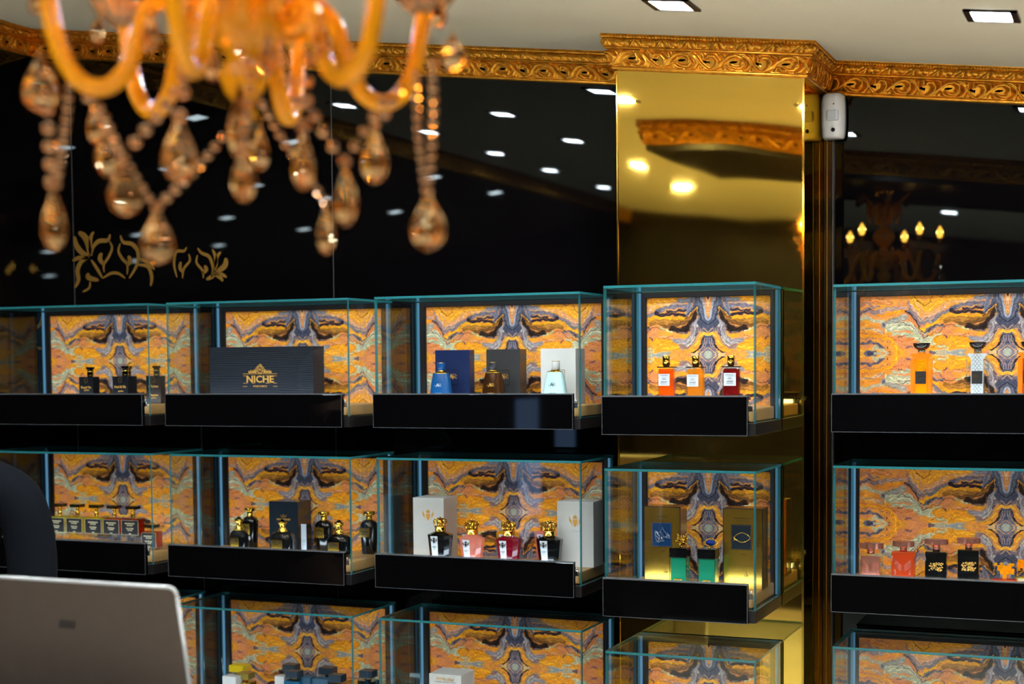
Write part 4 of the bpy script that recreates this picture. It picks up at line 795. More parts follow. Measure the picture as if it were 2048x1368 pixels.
# --- second row, column case: gold cartons and green bottles
def gold_box(label, pl, pr, pt, sd, q, Y, kind, l1, l2):
    t, w, h, k, d = carton(label, pl, pr, pt, Y, 1, sd, M['goldfoil'], 'tall gold perfume boxes', depth=.055); X0 = t.location.x
    e = MB(); e.box((-w/2-.0005, -.0008, 0), (-w/2+.0012, .001, h)); e.box((w/2-.0012, -.0008, 0), (w/2+.0005, .001, h)); e.box((-w/2, -.0008, h-.0016), (w/2, .001, h+.0003)); e.build('dark_edge', M['ink'], t)
    a, c = at(q[0], q[2], Y), at(q[1], q[3], Y); x0, x1, z1, z0 = a.x-X0, c.x-X0, a.z-FZ[1], c.z-FZ[1]
    MB().box((x0, -.0008, z0), (x1, -.0001, z1)).build('picture_panel', M['darkbox'] if kind == 'ring' else pbr('navy_print', (18, 52, 92), .2), t)
    f = MB()
    for u, v in (((x0+.001, z0+.001), (x1-.001, z0+.0014)), ((x0+.001, z1-.0014), (x1-.001, z1-.001)), ((x0+.001, z0+.001), (x0+.0014, z1-.001)), ((x1-.0014, z0+.001), (x1-.001, z1-.001))): f.box((u[0], -.0012, u[1]), (v[0], -.0008, v[1]))
    f.build('panel_line', M['golddim'], t); cx_, cz_ = (x0+x1)/2, (z0+z1)/2-.001; s = (x1-x0)
    if kind == 'ring': eye_motif(t, cx_, -.0014, cz_, s*.80, .0008, M['goldfoil'], 'eye_motif')
    else:
        b = MB(); L_ = [[(-.33, .2), (-.18, .1), (-.05, .16), (0, -.02), (-.05, -.3), (-.2, -.34), (-.33, -.15), (-.33, .2)], [(.02, .1), (.15, .2), (.3, -.05), (.1, -.1), (.02, .1)], [(.3, .12), (.42, -.15), (.22, -.12), (.3, .12)], [(-.3, -.05), (-.1, -.2)], [(-.25, .1), (-.1, -.05), (-.15, -.3)], [(0, -.1), (.12, -.3), (.02, -.3), (0, -.1)], [(-.05, .2), (.05, .4), (.1, .2)]]
        for l in L_: b.tube([(cx_+p*s, -.0013, cz_+r_*s) for p, r_ in l], .0006, 5)
        b.build('leaf_motif', M['silver'], t)
    text('lettering', l1, .0036, M['ink'], t, (0, -.0005, z1+.014), depth=.0002); text('lettering', l2, .0036, M['ink'], t, (0, -.0005, z1+.008), depth=.0002); text('lettering', 'PARFUM', .0032, M['ink'], t, (.002, -.0005, z0-.010), depth=.0002)
    b = MB()
    for l in ([(-.004, .007), (-.001, .0), (.001, .005)], [(.0, .014), (.001, .0)], [(.002, .006), (.005, .001), (.002, .003), (.006, .006)], [(-.006, .002), (-.002, .004)]): b.tube([(.008+p, -.0006, .028+z) for p, z in l], .00035, 4)
    b.build('signature', M['ink'], t)
def eye_motif(parent, x, y, z, s, r, mat, name):
    b = MB(); P = []
    for q in range(25):
        a = q/24*2*PI; P.append((x+s*(.06+.42*math.cos(a)+.06*math.cos(a)**3), y, z+s*.26*math.sin(a)*(1-.18*math.cos(2*a))*(1 if math.sin(a) > 0 else .9)))
    b.tube(P, r, 6); b.tube([(x-s*.36, y, z+.0), (x-s*.48, y, z+s*.06), (x-s*.54, y, z-s*.02), (x-s*.44, y, z-s*.05), (x-s*.46, y, z-s*.2), (x-s*.38, y, z-s*.16), (x-s*.42, y, z-s*.04)], r*.9, 6)
    return b.build(name, mat, parent)
gold_box('tall gold perfume box with a blue picture of a leaf pin', 1288, 1360.4, 1013, 1375, (1303.5, 1343.5, 1044, 1094), 3.385, 'leaf', 'L EAU UNIQUE DE', 'MANSOUR & FILS')
gold_box('tall gold perfume box with a black picture of an eye-shaped ring', 1446, 1524.7, 1017, 1543, (1462, 1503, 1048.5, 1100.5), 3.385, 'ring', 'PARFUM CONTEMPLATIF', 'DE MARIE MARTIN')
def green_b(label, pl, pr, sd, c0, c1, kind, topper, Y=3.325):
    x, w, h, k = spot(pl, pr, c1, Y, 1); d = .034; t = stand('perfume_bottle', label, 'bottle', x, Y, 1, 'green perfume bottles with sculpted gold toppers')
    MB().box((-w/2, 0, 0), (w/2, d, h), bev=.0012).build('flacon', M['clear'], t); MB().box((-w/2+.002, .002, .003), (w/2-.002, d-.002, h-.001), bev=.001).build('perfume', M['green_teal'], t)
    e = MB()
    for sx in (-1, 1): e.box((sx*(w/2-.0006), -.0005, .001), (sx*(w/2+.0003), .0006, h))
    e.box((-w/2, -.0005, 0), (w/2, .0006, .0015)); e.build('gilt_edge', M['goldcap'], t)
    z1 = at(pl, c0, Y).z-FZ[1]; MB().box((-w/2-.0008, -.0008, h), (w/2+.0008, d+.0008, z1), bev=.0008).build('cap', M['inkblack'], t)
    MB().box((-.0095, -.0010, .005), (.0095, -.0001, .026)).build('label', M['goldfoil'], t); b = MB()
    for l in ([(-.004, .009), (-.001, .0), (.001, .006)], [(.0, .014), (.001, .0)], [(.002, .007), (.006, .001), (.002, .004), (.006, .008)]): b.tube([(p, -.0013, .008+z) for p, z in l], .0004, 4)
    b.build('signature', M['ink'], t)
    zt_ = at((pl+pr)/2, topper, Y).z-FZ[1]; b = MB(); b.lathe([(.0035, z1), (.002, z1+.002), (.002, z1+.0045)], (.003, d/2, 0), 12)
    if kind == 'cluster':
        b.build('topper_stem', M['goldcap'], t); b = MB(); rng = random.Random(4); c0_ = Vector((.005, d/2, z1+.015)); b.ball(c0_, .0095, 12, 9)
        for q in range(70):
            v = Vector((rng.gauss(0, 1), rng.gauss(0, 1), rng.gauss(0, 1)*.9)).normalized(); p = c0_+v*.009; b.tube([p, p+v*rng.uniform(.002, .006)+Vector((rng.uniform(-.003, .003), 0, rng.uniform(-.002, .003)))], [.0020, .0006], 5)
        for sx in (-1, 1): b.tube([c0_+Vector((sx*.006, 0, .006)), c0_+Vector((sx*.012, 0, zt_-z1-.016))], [.0025, .0006], 6)
        b.build('topper', M['goldcap'], t)
    else:
        b.build('topper_stem', M['goldcap'], t); zc = z1+.013; eye_motif(t, .004, d/2, zc, .031, .0016, M['goldcap'], 'topper'); b = MB()
        b.lathe([(.0008, -.0015), (.0105, -.0008), (.0105, .0008), (.0008, .0015)], (0, 0, 0), 20, sy=.62); g = b.build('blue_stone', M['sapphire'], t); g.rotation_euler = (PI/2, 0, 0); g.location = (.005, d/2, zc)
green_b('green bottle with black cap topped by a spiky gold cluster', 1339, 1372.5, 1381, 1095.5, 1115, 'cluster', 1066)
green_b('green bottle with black cap topped by a gold and blue eye', 1395, 1430, 1438.7, 1098, 1118, 'eye', 1078)
# --- second row, right case: rose-gold capped bottles and yellow cube bottles
def kajal(label, pl, pr, pt, nl, nr, cl, cr_, c0, c1, body, frame, kind, Y=3.56):
    x, w, h, k = spot(pl, pr, pt, Y, 1); d = .026; t = stand('perfume_bottle', label, 'bottle', x, Y, 1, 'square bottles with wide rose-gold caps')
    MB().box((-w/2, 0, 0), (w/2, d, h), bev=.0022).build('flacon', frame, t)
    MB().box((-w/2+.0045, -.0008, .004), (w/2-.0045, .006, h-.005), bev=.0004).build('front_plate', body, t)
    b = MB(); mt = M['rose'] if kind < 2 else M['goldink']; s = w/2-.005; zc = h*.56
    if kind < 2:
        for q in range(7):
            o_ = q*.0016
            for sx in (-1, 1): b.tube([(sx*(s-.001), -.0011, zc+.018-o_*1.6), (sx*.002, -.0011, zc+.001-o_*1.6+.001)], .0004, 4); b.tube([(sx*(s-.001), -.0011, zc-.006-o_), (sx*(s-.0065), -.0011, zc-.010-o_)], .0004, 4)
    else:
        rng = random.Random(kind); r0 = .0056
        for i in range(-2, 3):
            for j in range(-2, 2):
                x0 = (i+(.5 if j % 2 else 0))*r0*1.05; z0 = zc+.004+j*r0*.92
                if abs(x0)+r0*.5 > s: continue
                for q in range(6):
                    if rng.random() < (.5 if kind == 2 else .62):
                        a0, a1 = q*PI/3+PI/6, (q+1)*PI/3+PI/6; yy = -.0010-rng.uniform(0, .0004)
                        b.prism([(x0, z0), (x0+r0*.56*math.cos(a0), z0+r0*.56*math.sin(a0)), (x0+r0*.56*math.cos(a1), z0+r0*.56*math.sin(a1))], yy, -.0006)
    b.build('relief', mt, t)
    text('lettering', 'KAJAL', .0062, mt, t, (0, -.0010, h*.20 if kind < 2 else h*.17), depth=.0002, bold=.02); bars(t, 0, -.0010, h*.10, ((0, .012, .0009),), mt)
    z1, z0 = at(cl, c0, Y).z-FZ[1], at(cl, c1, Y).z-FZ[1]; nr_ = (nr-nl)*k/2
    MB().lathe([(nr_, h), (nr_*1.0, z0+.0005)], (0, d/2, 0), 24, flute=12, fd=.02).build('neck', M['rose'], t)
    r = (cr_-cl)*k/2*.96; vs = []; n = 20; b = MB()
    ringp = [((r if q % 2 == 0 else r*.86)*math.cos((q+.5)*2*PI/n), (r if q % 2 == 0 else r*.86)*math.sin((q+.5)*2*PI/n)) for q in range(n)]
    vs = [(p, d/2+q*.55, z0) for p, q in ringp]+[(p, d/2+q*.55, z1) for p, q in ringp]
    b.add(vs, [tuple(range(n)), tuple(range(2*n-1, n-1, -1))]+[(i, (i+1) % n, n+(i+1) % n, n+i) for i in range(n)]); b.build('cap', M['rose'], t)
kajal('square bottle with pink plate and wide rose-gold cap, next to the light strip', 1717, 1763, 1108, 1734, 1748.6, 1715.6, 1767, 1086, 1097.5, M['rose'], M['clear'], 0)
kajal('copper-coloured square bottle with wide rose-gold cap', 1782.5, 1828, 1104, 1797, 1811, 1785, 1831, 1082.5, 1093.5, M['copperliq'], M['copperliq'], 1)
kajal('black square bottle with scattered gold triangles and rose-gold cap', 1849.5, 1892.5, 1104, 1864, 1879, 1847, 1897, 1078.5, 1089, M['inkblack'], M['inkblack'], 2)
kajal('black square bottle with gold cube pattern and rose-gold cap', 1914.7, 1957.5, 1100, 1931, 1945, 1912, 1962, 1076, 1086.5, M['inkblack'], M['inkblack'], 3)
def cubes(label, pl, pr, pt, body, seed, Y=3.575):
    x, w, h, k = spot(pl, pr, pt, Y, 1); t = stand('perfume_bottle', label, 'bottle', x, Y, 1, 'yellow bottles with cube stoppers'); d = .03; hb = h*.30
    MB().box((-w*.46, 0, 0), (w*.46, d, hb), bev=.0015).build('flacon', body, t); MB().box((-.004, d/2-.004, hb), (.004, d/2+.004, hb+h*.3)).build('neck', M['yellow'], t)
    b = MB(); rng = random.Random(seed); s = .0062
    for i in range(-3, 4):
        for j in range(4):
            for q in range(2):
                if rng.random() < .5-abs(i)*.06+(.3 if j == 1 else 0):
                    c = Vector((i*s*.98, d/2-s+q*s*1.02, hb+h*.22+j*s*1.0)); b.box(c-Vector((s/2,)*3), c+Vector((s/2,)*3), bev=.0004)
    b.build('stopper', M['yellow'], t)
cubes('low yellow bottle whose stopper is a heap of small cubes', 1981, 2035, 1117, M['orangeliq'], 5)
cubes('low yellow-green cube-stoppered bottle cut off by the right edge', 2029, 2080, 1106, M['citrus'], 8, 3.60)
# --- third row, second case: block-capped bottles in front of boxes
def block(label, pl, pr, c0, c1, cap, body, Y, neck=True):
    x, w, h, k = spot(pl, pr, c0, Y, 2); hc = at(pl, c0, Y).z-at(pl, c1, Y).z; t = stand('perfume_bottle', label, 'bottle', x, Y, 2, 'bottles with block-shaped caps'); d = w*.9
    hb = h-hc-.008; MB().box((-w*.62, 0, 0), (w*.62, d, hb), bev=.0015).build('flacon', body, t)
    MB().lathe([(w*.2, hb), (w*.2, h-hc)], (0, d/2, 0), 14).build('neck', M['goldcap'], t); MB().box((-w/2, .001, h-hc), (w/2, d-.001, h), bev=.0008).build('cap', cap, t)
M['slate'] = pbr('slate_cap', (44, 58, 70), .3); M['yel'] = pbr('yellow_enamel', (232, 205, 20), .25); M['gold2'] = pbr('brushed_gold_cap', (165, 145, 60), .3, metal=.6)
M['bluelac'] = pbr('teal_blue_lacquer', (20, 84, 118), .25)
block('bottle with a bright yellow block cap, standing at the back left', 457, 485, 1331.5, 1345, M['yel'], M['white'], 3.66)
block('bottle with a dull gold block cap, front left of its case', 471.5, 496, 1347, 1359, M['gold2'], M['goldfoil'], 3.60)
block('bottle with a slate block cap behind another slate cap, left of centre', 563.5, 588, 1330, 1344, M['slate'], M['inkblack'], 3.665)
block('blue-bodied bottle with slate block cap, left of centre in front', 569.5, 594, 1343.5, 1357, M['slate'], M['bluelac'], 3.59)
block('bottle with slate block cap behind the slate blue box', 636, 662, 1336, 1349.5, M['slate'], M['inkblack'], 3.665)
block('bottle with slate block cap right of centre in front', 656, 681, 1350.5, 1365, M['slate'], M['bluelac'], 3.59)
block('bottle with slate block cap alone by the right side glass', 717, 743, 1342, 1356.5, M['slate'], M['inkblack'], 3.675)
carton('white box with a yellow leaf print under the yellow cap', 444.5, 471, 1353, 3.575, 2, 480, M['white'], 'small boxes among the block-capped bottles', depth=.035)
carton('pale green-white box beside the blue-bodied bottle', 549, 568, 1353, 3.62, 2, 580, M['white'], 'small boxes among the block-capped bottles', depth=.03)
carton('dark slate box right of the blue-bodied bottle', 594, 620, 1355, 3.61, 2, 628, M['tealbox'], 'small boxes among the block-capped bottles', depth=.035)
carton('slate blue box with a faint print, front right of centre', 624, 655.5, 1358, 3.62, 2, 668, M['tealbox'], 'small boxes among the block-capped bottles', depth=.03)
t, w, h, k, d = carton('white perfume box with thin gold handwriting-style lettering, lowest row', 858, 922, 1349, 3.56, 2, 948.7, M['white'])
text('lettering', 'M.Micallef', .0125, M['goldink'], t, (0, -.0006, h-.013)); b = MB().box((-.03, -.0006, h-.0205), (.03, 0, h-.0200)).build('underline', M['goldfoil'], t)

# ------------------------------------------------------------------ chandelier
CHX, CHY = -.936, 1.49
M['ambglass'] = pbr('amber_glass', (255, 168, 22), .14, trans=.25, ior=1.3, spec=.7); M['ambglass'].node_tree.nodes['Principled BSDF'].inputs['Subsurface Weight'].default_value = .0
M['petal'] = pbr('pale_amber_glass', (250, 205, 150), .08, trans=.75, ior=1.35)
M['crystal'] = crystal_mat('cut_crystal', (255, 240, 215), (255, 160, 70), .03); M['bead'] = crystal_mat('crystal_bead', (255, 238, 220), (225, 175, 130), .1)
M['gildtube'] = pbr('gilt_candle', (230, 160, 60), .3, metal=.6)
ch = empty('chandelier', (CHX, CHY, .655), 'blurred amber glass chandelier with hanging crystal drops, nearest the camera', 'chandelier')
OX = Vector((CHX, CHY, .655))
def cb(b, name, mat): return b.build(name, mat, ch)
def LZ(z): return z-.655
cb(MB().lathe([(.045, LZ(.652)), (.045, LZ(.645)), (.03, LZ(.632)), (.008, LZ(.626))], (0, 0, 0), 32), 'ceiling_cup', M['goldfoil'])
cb(MB().tube([(0, 0, LZ(.63)), (0, 0, LZ(.60))], .004, 10), 'rod', M['goldfoil'])
cb(MB().lathe([(r_, LZ(z_)) for r_, z_ in ((.006, .27), (.014, .278), (.009, .290), (.020, .305), (.028, .325), (.016, .345), (.030, .358), (.046, .375), (.050, .392), (.036, .408), (.018, .418), (.014, .432), (.026, .444), (.038, .462), (.040, .478), (.032, .495), (.016, .512), (.015, .525), (.024, .545), (.032, .575), (.036, .598), (.030, .608), (.010, .612))], (0, 0, 0), 36, flute=12, fd=.05), 'stem', M['ambglass'])
ARMS = [math.radians(-16.7+60*k) for k in range(6)]
arm_prof = [(.030, .375), (.050, .398), (.078, .408), (.102, .392), (.116, .360), (.128, .325), (.148, .304), (.172, .304), (.192, .325), (.204, .360), (.210, .395), (.214, .412)]
def smooth(P, n=4):
    Q = []
    for i in range(len(P)-1):
        p0, p1, p2, p3 = P[max(i-1, 0)], P[i], P[i+1], P[min(i+2, len(P)-1)]
        for k in range(n):
            a = k/n; Q.append(tuple(.5*((2*p1[j])+(p2[j]-p0[j])*a+(2*p0[j]-5*p1[j]+4*p2[j]-p3[j])*a*a+(3*p1[j]-p0[j]-3*p2[j]+p3[j])*a**3) for j in range(len(p1))))
    Q.append(P[-1]); return Q
AP = smooth(arm_prof)
for k, a in enumerate(ARMS):
    c, s = math.cos(a), math.sin(a); dz = (.012 if k % 2 else 0)
    cb(MB().tube([(r_*c, r_*s, LZ(z_)) for r_, z_ in AP], .0098, 14), 'arm', M['ambglass'])
    cc = (.214*c, .214*s, 0)
    p = MB(); prof = [(.006, .405), (.014, .408), (.024, .415), (.034, .428), (.039, .442), (.036, .442), (.030, .430), (.020, .420), (.008, .416)]
    cb(p.lathe([(r_, LZ(z_)) for r_, z_ in prof], cc, 40, flute=8, fd=.12), 'bobeche', M['petal'])
    cb(MB().lathe([(.0085, LZ(.412)), (.0085, LZ(.462)), (.010, LZ(.464)), (.010, LZ(.467))], cc, 16), 'candle', M['gildtube'])
    cb(MB().lathe([(.005, LZ(.467)), (.0105, LZ(.475)), (.0120, LZ(.485)), (.0095, LZ(.497)), (.0045, LZ(.507)), (.0008, LZ(.513))], cc, 16), 'bulb', M['bulb'])
    l = bpy.data.lights.new('bulb_glow', 'POINT'); l.energy = E_POINT; l.color = (1, .58, .2); l.shadow_soft_size = .012; lo = bpy.data.objects.new('bulb_glow', l); COL.objects.link(lo); lo.parent = ch; lo.location = (cc[0], cc[1], LZ(.487))
    # rising glass plume and drooping leaf near the top of the stem
    a2 = a+.5; c2, s2 = math.cos(a2), math.sin(a2)
    cb(MB().tube([(r_*c2, r_*s2, LZ(z_)) for r_, z_ in smooth([(.02, .545), (.045, .570), (.060, .600), (.085, .622), (.105, .640)])], [.0085-.0004*q for q in range(17)], 10), 'glass_plume', M['ambglass'])
    a3 = a+.1; c3, s3 = math.cos(a3), math.sin(a3)
    cb(MB().tube([(r_*c3, r_*s3, LZ(z_)) for r_, z_ in smooth([(.028, .600), (.052, .600), (.060, .575), (.052, .545), (.048, .520)])], [.003+.006*math.sin(PI*q/16) for q in range(17)], 10), 'glass_leaf', M['ambglass'])
    # rosettes and leaves round the hub
    a4 = a+.3; c4, s4 = math.cos(a4), math.sin(a4)
    cb(MB().tube([(r_*c4, r_*s4, LZ(z_)) for r_, z_ in smooth([(.035, .385), (.060, .372), (.082, .384), (.092, .410), (.084, .428)])], [.004+.007*math.sin(PI*q/16) for q in range(17)], 10), 'glass_scroll', M['ambglass'])
def pear(w, h, seg=10):
    """pear-shaped faceted drop, top at 0"""
    P = [(.02, 0), (.10, -.03), (.13, -.12), (.24, -.26), (.40, -.44), (.49, -.62), (.47, -.78), (.34, -.92), (.12, -1.)]
    return [(r_*w, z_*h) for r_, z_ in P][::-1]
def crystal(px, py, wpx, hpx, d, lab=None):
    top = atz(px, py, d)-OX; k = d/FPX; b = MB(); b.lathe(pear(wpx*k, hpx*k), (0, 0, 0), 10, sy=.62, smooth=False)
    o = b.build('crystal_drop', M['crystal'], ch, top); o.rotation_euler = (0, 0, math.atan2(top.y, top.x)+random.Random(px).uniform(-.6, .6)); 
    r = MB(); r.tube([(0, 0, -.001), (0, 0, .006)], .0007, 6); q = r.build('hook', M['goldfoil'], o)
    return o
D0 = OX.dot(FW)
for px, py, w_, h_, dd in ((80, 105, 78, 118, -.05), (106, 370, 55, 130, -.09), (190, 195, 46, 92, .05), (216, 245, 56, 108, .03), (249, 318, 74, 112, -.10), (313, 415, 78, 112, -.06), (357, 232, 84, 132, -.12), (425, 92, 52, 70, .10),
                          (480, 160, 84, 160, .0), (487, 290, 78, 112, -.12), (520, 250, 56, 90, .06), (605, 255, 78, 124, -.10), (651, 405, 54, 102, -.02), (690, 325, 68, 126, -.08), (748, 252, 76, 114, -.04), (855, 382, 92, 118, -.10), (905, 70, 62, 70, .02), (535, 60, 60, 90, -.15), (300, 20, 50, 80, -.12), (640, 30, 50, 80, -.1)):
    crystal(px, py, w_, h_, D0+dd)
def strand(pts, n, dpx, dd0, dd1):
    P = [(x, y) for x, y in pts]; S = smooth(P, 12); L_ = [0]
    for i in range(1, len(S)): L_.append(L_[-1]+math.hypot(S[i][0]-S[i-1][0], S[i][1]-S[i-1][1]))
    b = MB(); n = max(4, int(L_[-1]/((dpx[0]+dpx[1])/2*1.02)))
    for q in range(n):
        f = q/(n-1); t_ = f*L_[-1]; i = max(j for j in range(len(L_)) if L_[j] <= t_+1e-9); i = min(i, len(S)-2); u = (t_-L_[i])/max(1e-6, L_[i+1]-L_[i])
        x = S[i][0]+(S[i+1][0]-S[i][0])*u; y = S[i][1]+(S[i+1][1]-S[i][1])*u; d = D0+dd0+(dd1-dd0)*f
        c = atz(x, y, d)-OX; r_ = (dpx[0]+(dpx[1]-dpx[0])*f)*d/FPX/2
        b.ball(c, r_, 8, 6, smooth=False, sz=.92)
    b.build('bead_strand', M['bead'], ch)
for pts, n, dp, a_, c_ in (([(90, 150), (95, 230), (104, 365)], 9, (24, 30), -.05, -.09), ([(142, 130), (132, 240), (112, 368)], 12, (16, 22), -.02, -.09), ([(160, 165), (200, 240), (245, 318)], 8, (24, 26), -.02, -.10), ([(200, 215), (250, 320), (310, 415)], 10, (20, 18), .0, -.06),
                           ([(385, 130), (340, 200), (270, 285)], 9, (26, 26), -.02, -.08), ([(360, 95), (368, 160), (358, 232)], 7, (26, 30), -.05, -.12), ([(445, 275), (400, 330), (330, 400), (316, 412)], 10, (18, 22), .02, -.06), ([(515, 190), (560, 270), (600, 330), (650, 402)], 14, (20, 18), .02, -.02),
                           ([(560, 120), (585, 180), (605, 250)], 8, (28, 32), -.05, -.10), ([(620, 120), (612, 180), (608, 250)], 8, (26, 26), -.08, -.10), ([(615, 200), (650, 270), (688, 322)], 8, (24, 24), -.04, -.08), ([(800, 180), (770, 230), (750, 250)], 5, (22, 22), -.04, -.04),
                           ([(765, 205), (725, 270), (692, 322)], 9, (22, 24), -.04, -.08), ([(832, 150), (836, 260), (850, 380)], 14, (20, 16), -.06, -.10), ([(866, 130), (866, 250), (858, 380)], 14, (22, 18), -.06, -.10), ([(480, 100), (500, 150), (487, 288)], 10, (22, 22), -.1, -.12)):
    strand(pts, n, dp, a_, c_)
for q in range(6):    # drops round the upper tier, seen in the mirrored wall
    a = q*PI/3+.24; c_, s_ = math.cos(a), math.sin(a); b = MB(); b.lathe(pear(.024, .040), (0, 0, 0), 10, sy=.5, smooth=False); b.build('crystal_drop', M['crystal'], ch, (.107*c_, .107*s_, LZ(.634)))
for q in range(12):   # drops under the glass bowls
    a = ARMS[q//2]+(.16 if q % 2 else -.16); c_, s_ = math.cos(a), math.sin(a); b = MB(); b.lathe(pear(.020, .036), (0, 0, 0), 10, sy=.5, smooth=False); b.build('crystal_drop', M['crystal'], ch, (.222*c_, .222*s_, LZ(.420)))

# ------------------------------------------------------------------ laptop on its counter, person behind it
D1 = 2.36
A = atz(349, 1177, D1); Bv = atz(-210, 1143, 2.56)
lo_, hi_ = 2.2, 2.9            # depth of the hinge corner that makes the lid a true rectangle
for _ in range(50):
    md_ = (lo_+hi_)/2; g0 = (A-Bv).dot(A-atz(387, 1440, lo_)); gm = (A-Bv).dot(A-atz(387, 1440, md_))
    if g0*gm <= 0: hi_ = md_
    else: lo_ = md_
Cv = atz(387, 1440, md_)
ex = (A-Bv).normalized(); ez0 = (A-Cv); ez = (ez0-ex*ez0.dot(ex)).normalized(); ey = ez.cross(ex)
wl = (A-Bv).length; hl = ez0.length
M['alu'] = pbr('grey_aluminium', (82, 72, 64), .42, metal=.35, noise=.04); M['aluedge'] = pbr('bright_aluminium_edge', (176, 182, 182), .25, metal=.3)
lp = empty('laptop', Cv, 'blurred silver-grey laptop lid seen from behind, bottom left corner', 'laptop')
lp.rotation_euler = Matrix((ex, ey, ez)).transposed().to_euler()
skew = ez0.dot(ex)
def rrect(w, h, r, n=5):
    P = []
    for cx_, cz_, a0 in ((-r, h-r, 0), (-w+r, h-r, PI/2), (-w+.001, .001, PI), (-.001, .001, 3*PI/2)):
        rr_ = r if cz_ > r else .001
        for q in range(n+1):
            a = a0+PI/2*q/n; P.append((cx_+rr_*math.cos(a), cz_+rr_*math.sin(a)))
    return [(x+(skew*(z/h-1)+0 if x > -w/2 else 0) if False else x, z) for x, z in P]
MB().prism(rrect(wl, hl, .014), .0003, .006).build('lid', M['alu'], lp)
rim = MB(); P = rrect(wl, hl, .014); rim.tube([(x, .003, z) for x, z in P+[P[0]]], .0034, 8); rim.build('lid_rim', M['aluedge'], lp)
b = MB()
for q in range(5): b.prism([(-.232+q*.0065, hl-.080), (-.228+q*.0065, hl-.080), (-.223+q*.0065, hl-.066), (-.227+q*.0065, hl-.066)], -.0004, .0002)
b.build('logo', M['ink'], lp)
dk = Cv.z-.004
bs = MB(); bs.box((-wl, .006, -.016), (0, .20, -.002), bev=.003); kb = bs.build('keyboard_base', M['alu'], lp)
kb.rotation_euler = (math.asin(max(-1, min(1, -ey.z))), 0, 0)
pc = Cv-Vector((.25, -.1, 0)); t = empty('counter', (Cv.x-.25, Cv.y+.02, ZF), 'dark service counter under the laptop', 'counter')
t.rotation_euler = (0, 0, math.atan2(ex.y, ex.x)); hh = dk-.025-ZF
MB().box((-.70, -.20, hh-.03), (.235, .20, hh), bev=.004).build('worktop', M['inkblack'], t); MB().box((-.68, -.18, 0), (.215, .18, hh-.03)).build('cabinet_body', M['dark'], t)

M['navy'] = pbr('navy_cloth', (6, 11, 18), .9, spec=.15, noise=.2, nscale=60); M['skin'] = pbr('skin', (190, 140, 112), .5); M['hair'] = pbr('dark_hair', (25, 18, 14), .6); M['trouser'] = pbr('dark_trousers', (20, 20, 24), .8)
def pt(px, py, d): return atz(px, py, d)
pr = empty('person', (0, 0, 0), 'person in dark navy long-sleeved top behind the laptop, shoulder and arm in view', 'person')
base = pt(-128, 930, 3.38); base = Vector((base.x, base.y, ZF)); pr.location = base
rx = Vector((R0.x, R0.y, 0)); fw_ = Vector((-FW.x, -FW.y, 0)).normalized(); shz = pt(40, 975, 3.38).z-ZF
def W3(a, f, z): return rx*a+fw_*f+Vector((0, 0, z))
def skin_body(name, J, E, R, mat, sub=2):
    me = bpy.data.meshes.new(name); me.from_pydata([tuple(j) for j in J], E, []); o = bpy.data.objects.new(name, me); COL.objects.link(o)
    md = o.modifiers.new('skin', 'SKIN'); md.use_smooth_shade = True; sm = o.modifiers.new('sub', 'SUBSURF'); sm.levels = sm.render_levels = sub
    if not me.skin_vertices: 
        bm = bmesh.new(); bm.from_mesh(me); bm.verts.layers.skin.verify(); bm.to_mesh(me); bm.free()
    for i, r_ in enumerate(R): me.skin_vertices[0].data[i].radius = r_ if isinstance(r_, tuple) else (r_, r_)
    me.skin_vertices[0].data[0].use_root = True
    bpy.context.view_layer.update(); dg = bpy.context.evaluated_depsgraph_get(); m2 = bpy.data.meshes.new_from_object(o.evaluated_get(dg)); bpy.data.objects.remove(o)
    m2.materials.clear(); m2.materials.append(mat); m2.polygons.foreach_set('use_smooth', [True]*len(m2.polygons)); o = bpy.data.objects.new(name, m2); COL.objects.link(o); o.parent = pr; return o
s = shz; sw = (40+128)*3.38/FPX
J = [W3(0, 0, s-.46), W3(0, 0, s-.30), W3(0, .01, s-.12), W3(0, 0, s-.01), W3(0, .01, s+.06), W3(0, .02, s+.12), W3(0, .025, s+.19), W3(0, .02, s+.25),
     W3(sw*.62, 0, s-.0), W3(sw, -.01, s-.02), W3(sw*1.12, .0, s-.14), W3(sw*1.15, .02, s-.26), W3(sw*1.0, .12, s-.33), W3(sw*.8, .22, s-.36),
     W3(-sw*.62, 0, s-.0), W3(-sw, -.01, s-.02), W3(-sw*1.12, .0, s-.14), W3(-sw*1.15, .02, s-.26), W3(-sw*1.0, .12, s-.33), W3(-sw*.8, .22, s-.36),
     W3(.07, 0, s-.52), W3(.08, .01, s-.86), W3(.08, -.01, .04), W3(.085, .09, .03), W3(-.07, 0, s-.52), W3(-.08, .01, s-.86), W3(-.08, -.01, .04), W3(-.085, .09, .03)]
E_ = [(0, 1), (1, 2), (2, 3), (3, 4), (4, 5), (5, 6), (6, 7), (3, 8), (8, 9), (9, 10), (10, 11), (11, 12), (12, 13), (3, 14), (14, 15), (15, 16), (16, 17), (17, 18), (18, 19), (0, 20), (20, 21), (21, 22), (22, 23), (0, 24), (24, 25), (25, 26), (26, 27)]
R_ = [(.12, .085), (.11, .08), (.13, .09), (.10, .07), .042, .06, .082, .06, .06, .056, .048, .042, .036, .026, .06, .056, .048, .042, .036, .026, .075, .05, .036, .03, .075, .05, .036, .03]
body = skin_body('body', J, E_, R_, M['skin'])
Js = J[:5][:4]+[J[8], J[9], J[10], J[11], J[12], W3(sw*.84, .20, s-.355)]+[J[14], J[15], J[16], J[17], J[18], W3(-sw*.84, .20, s-.355)]
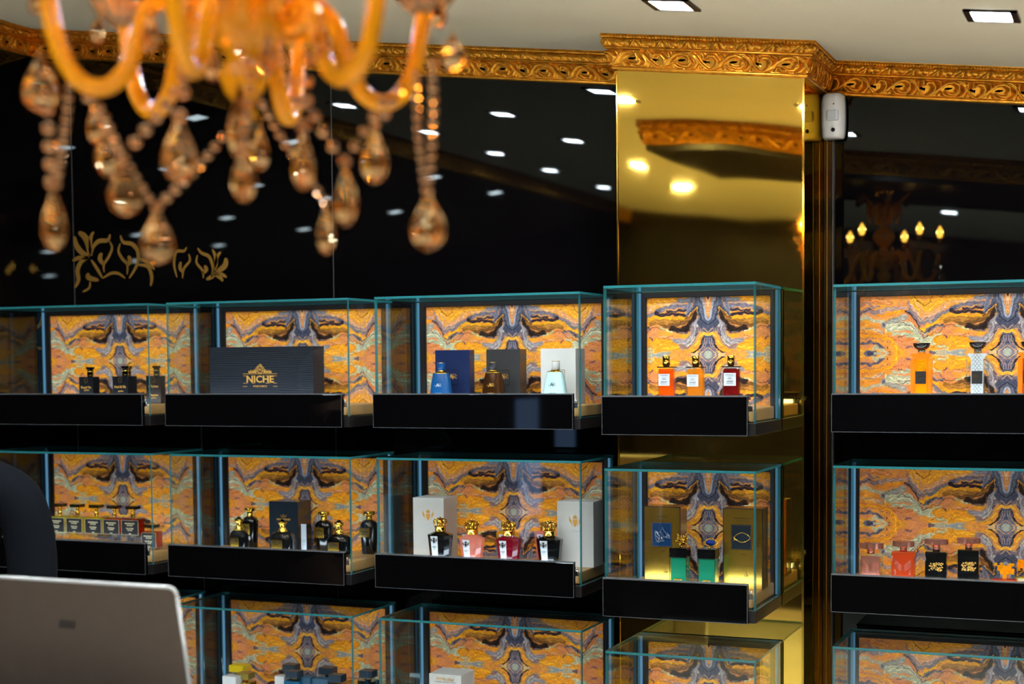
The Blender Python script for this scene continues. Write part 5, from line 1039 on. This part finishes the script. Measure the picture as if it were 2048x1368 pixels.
Es = [(0, 1), (1, 2), (2, 3), (3, 4), (4, 5), (5, 6), (6, 7), (7, 8), (8, 9), (3, 10), (10, 11), (11, 12), (12, 13), (13, 14), (14, 15)]
skin_body('shirt', Js, Es, [(.14, .10), (.125, .095), (.145, .105), (.115, .085), .073, .070, .060, .054, .047, .037, .073, .070, .060, .054, .047, .037], M['navy'])
skin_body('trousers', [J[0]-Vector((0, 0, .02)), J[20], J[21], J[22]+Vector((0, 0, .04)), J[24], J[25], J[26]+Vector((0, 0, .04))], [(0, 1), (1, 2), (2, 3), (0, 4), (4, 5), (5, 6)], [(.13, .095), .09, .065, .055, .09, .065, .055], M['trouser'])
hc = W3(0, .02, s+.20)
b = MB(); b.ball(hc+Vector((0, 0, .02))-fw_*.012, .092, 20, 14, sz=1.08); b.build('hair', M['hair'], pr)
b = MB()
for sx in (-1, 1): b.ball(hc+rx*(sx*.030)+fw_*.076+Vector((0, 0, .005)), .010, 10, 8)
b.build('eyes', M['white'], pr); b = MB(); b.tube([hc+fw_*.080+Vector((0, 0, .0)), hc+fw_*.100+Vector((0, 0, -.028))], [.006, .011], 8); b.tube([hc+fw_*.082+rx*(-.02)+Vector((0, 0, -.050)), hc+fw_*.088+Vector((0, 0, -.052)), hc+fw_*.082+rx*.02+Vector((0, 0, -.050))], .005, 8); b.build('face_features', M['skin'], pr)
for sx in (-1, 1):
    b = MB(); w0 = W3(sx*sw*.8, .22, s-.36); b.ball(w0+fw_*.03, .030, 12, 8, sz=.45)
    for q in range(4): b.tube([w0+fw_*.045+rx*(-.024+.016*q), w0+fw_*.075+rx*(-.026+.017*q)+Vector((0, 0, -.004)), w0+fw_*(.092+(.006 if q in (1, 2) else 0))+rx*(-.026+.017*q)+Vector((0, 0, -.016))], [.009, .008, .007], 8)
    b.tube([w0+fw_*.02-rx*(sx*.024), w0+fw_*.045-rx*(sx*.042)+Vector((0, 0, -.006)), w0+fw_*.062-rx*(sx*.044)+Vector((0, 0, -.014))], [.010, .009, .008], 8); b.build('hand', M['skin'], pr)
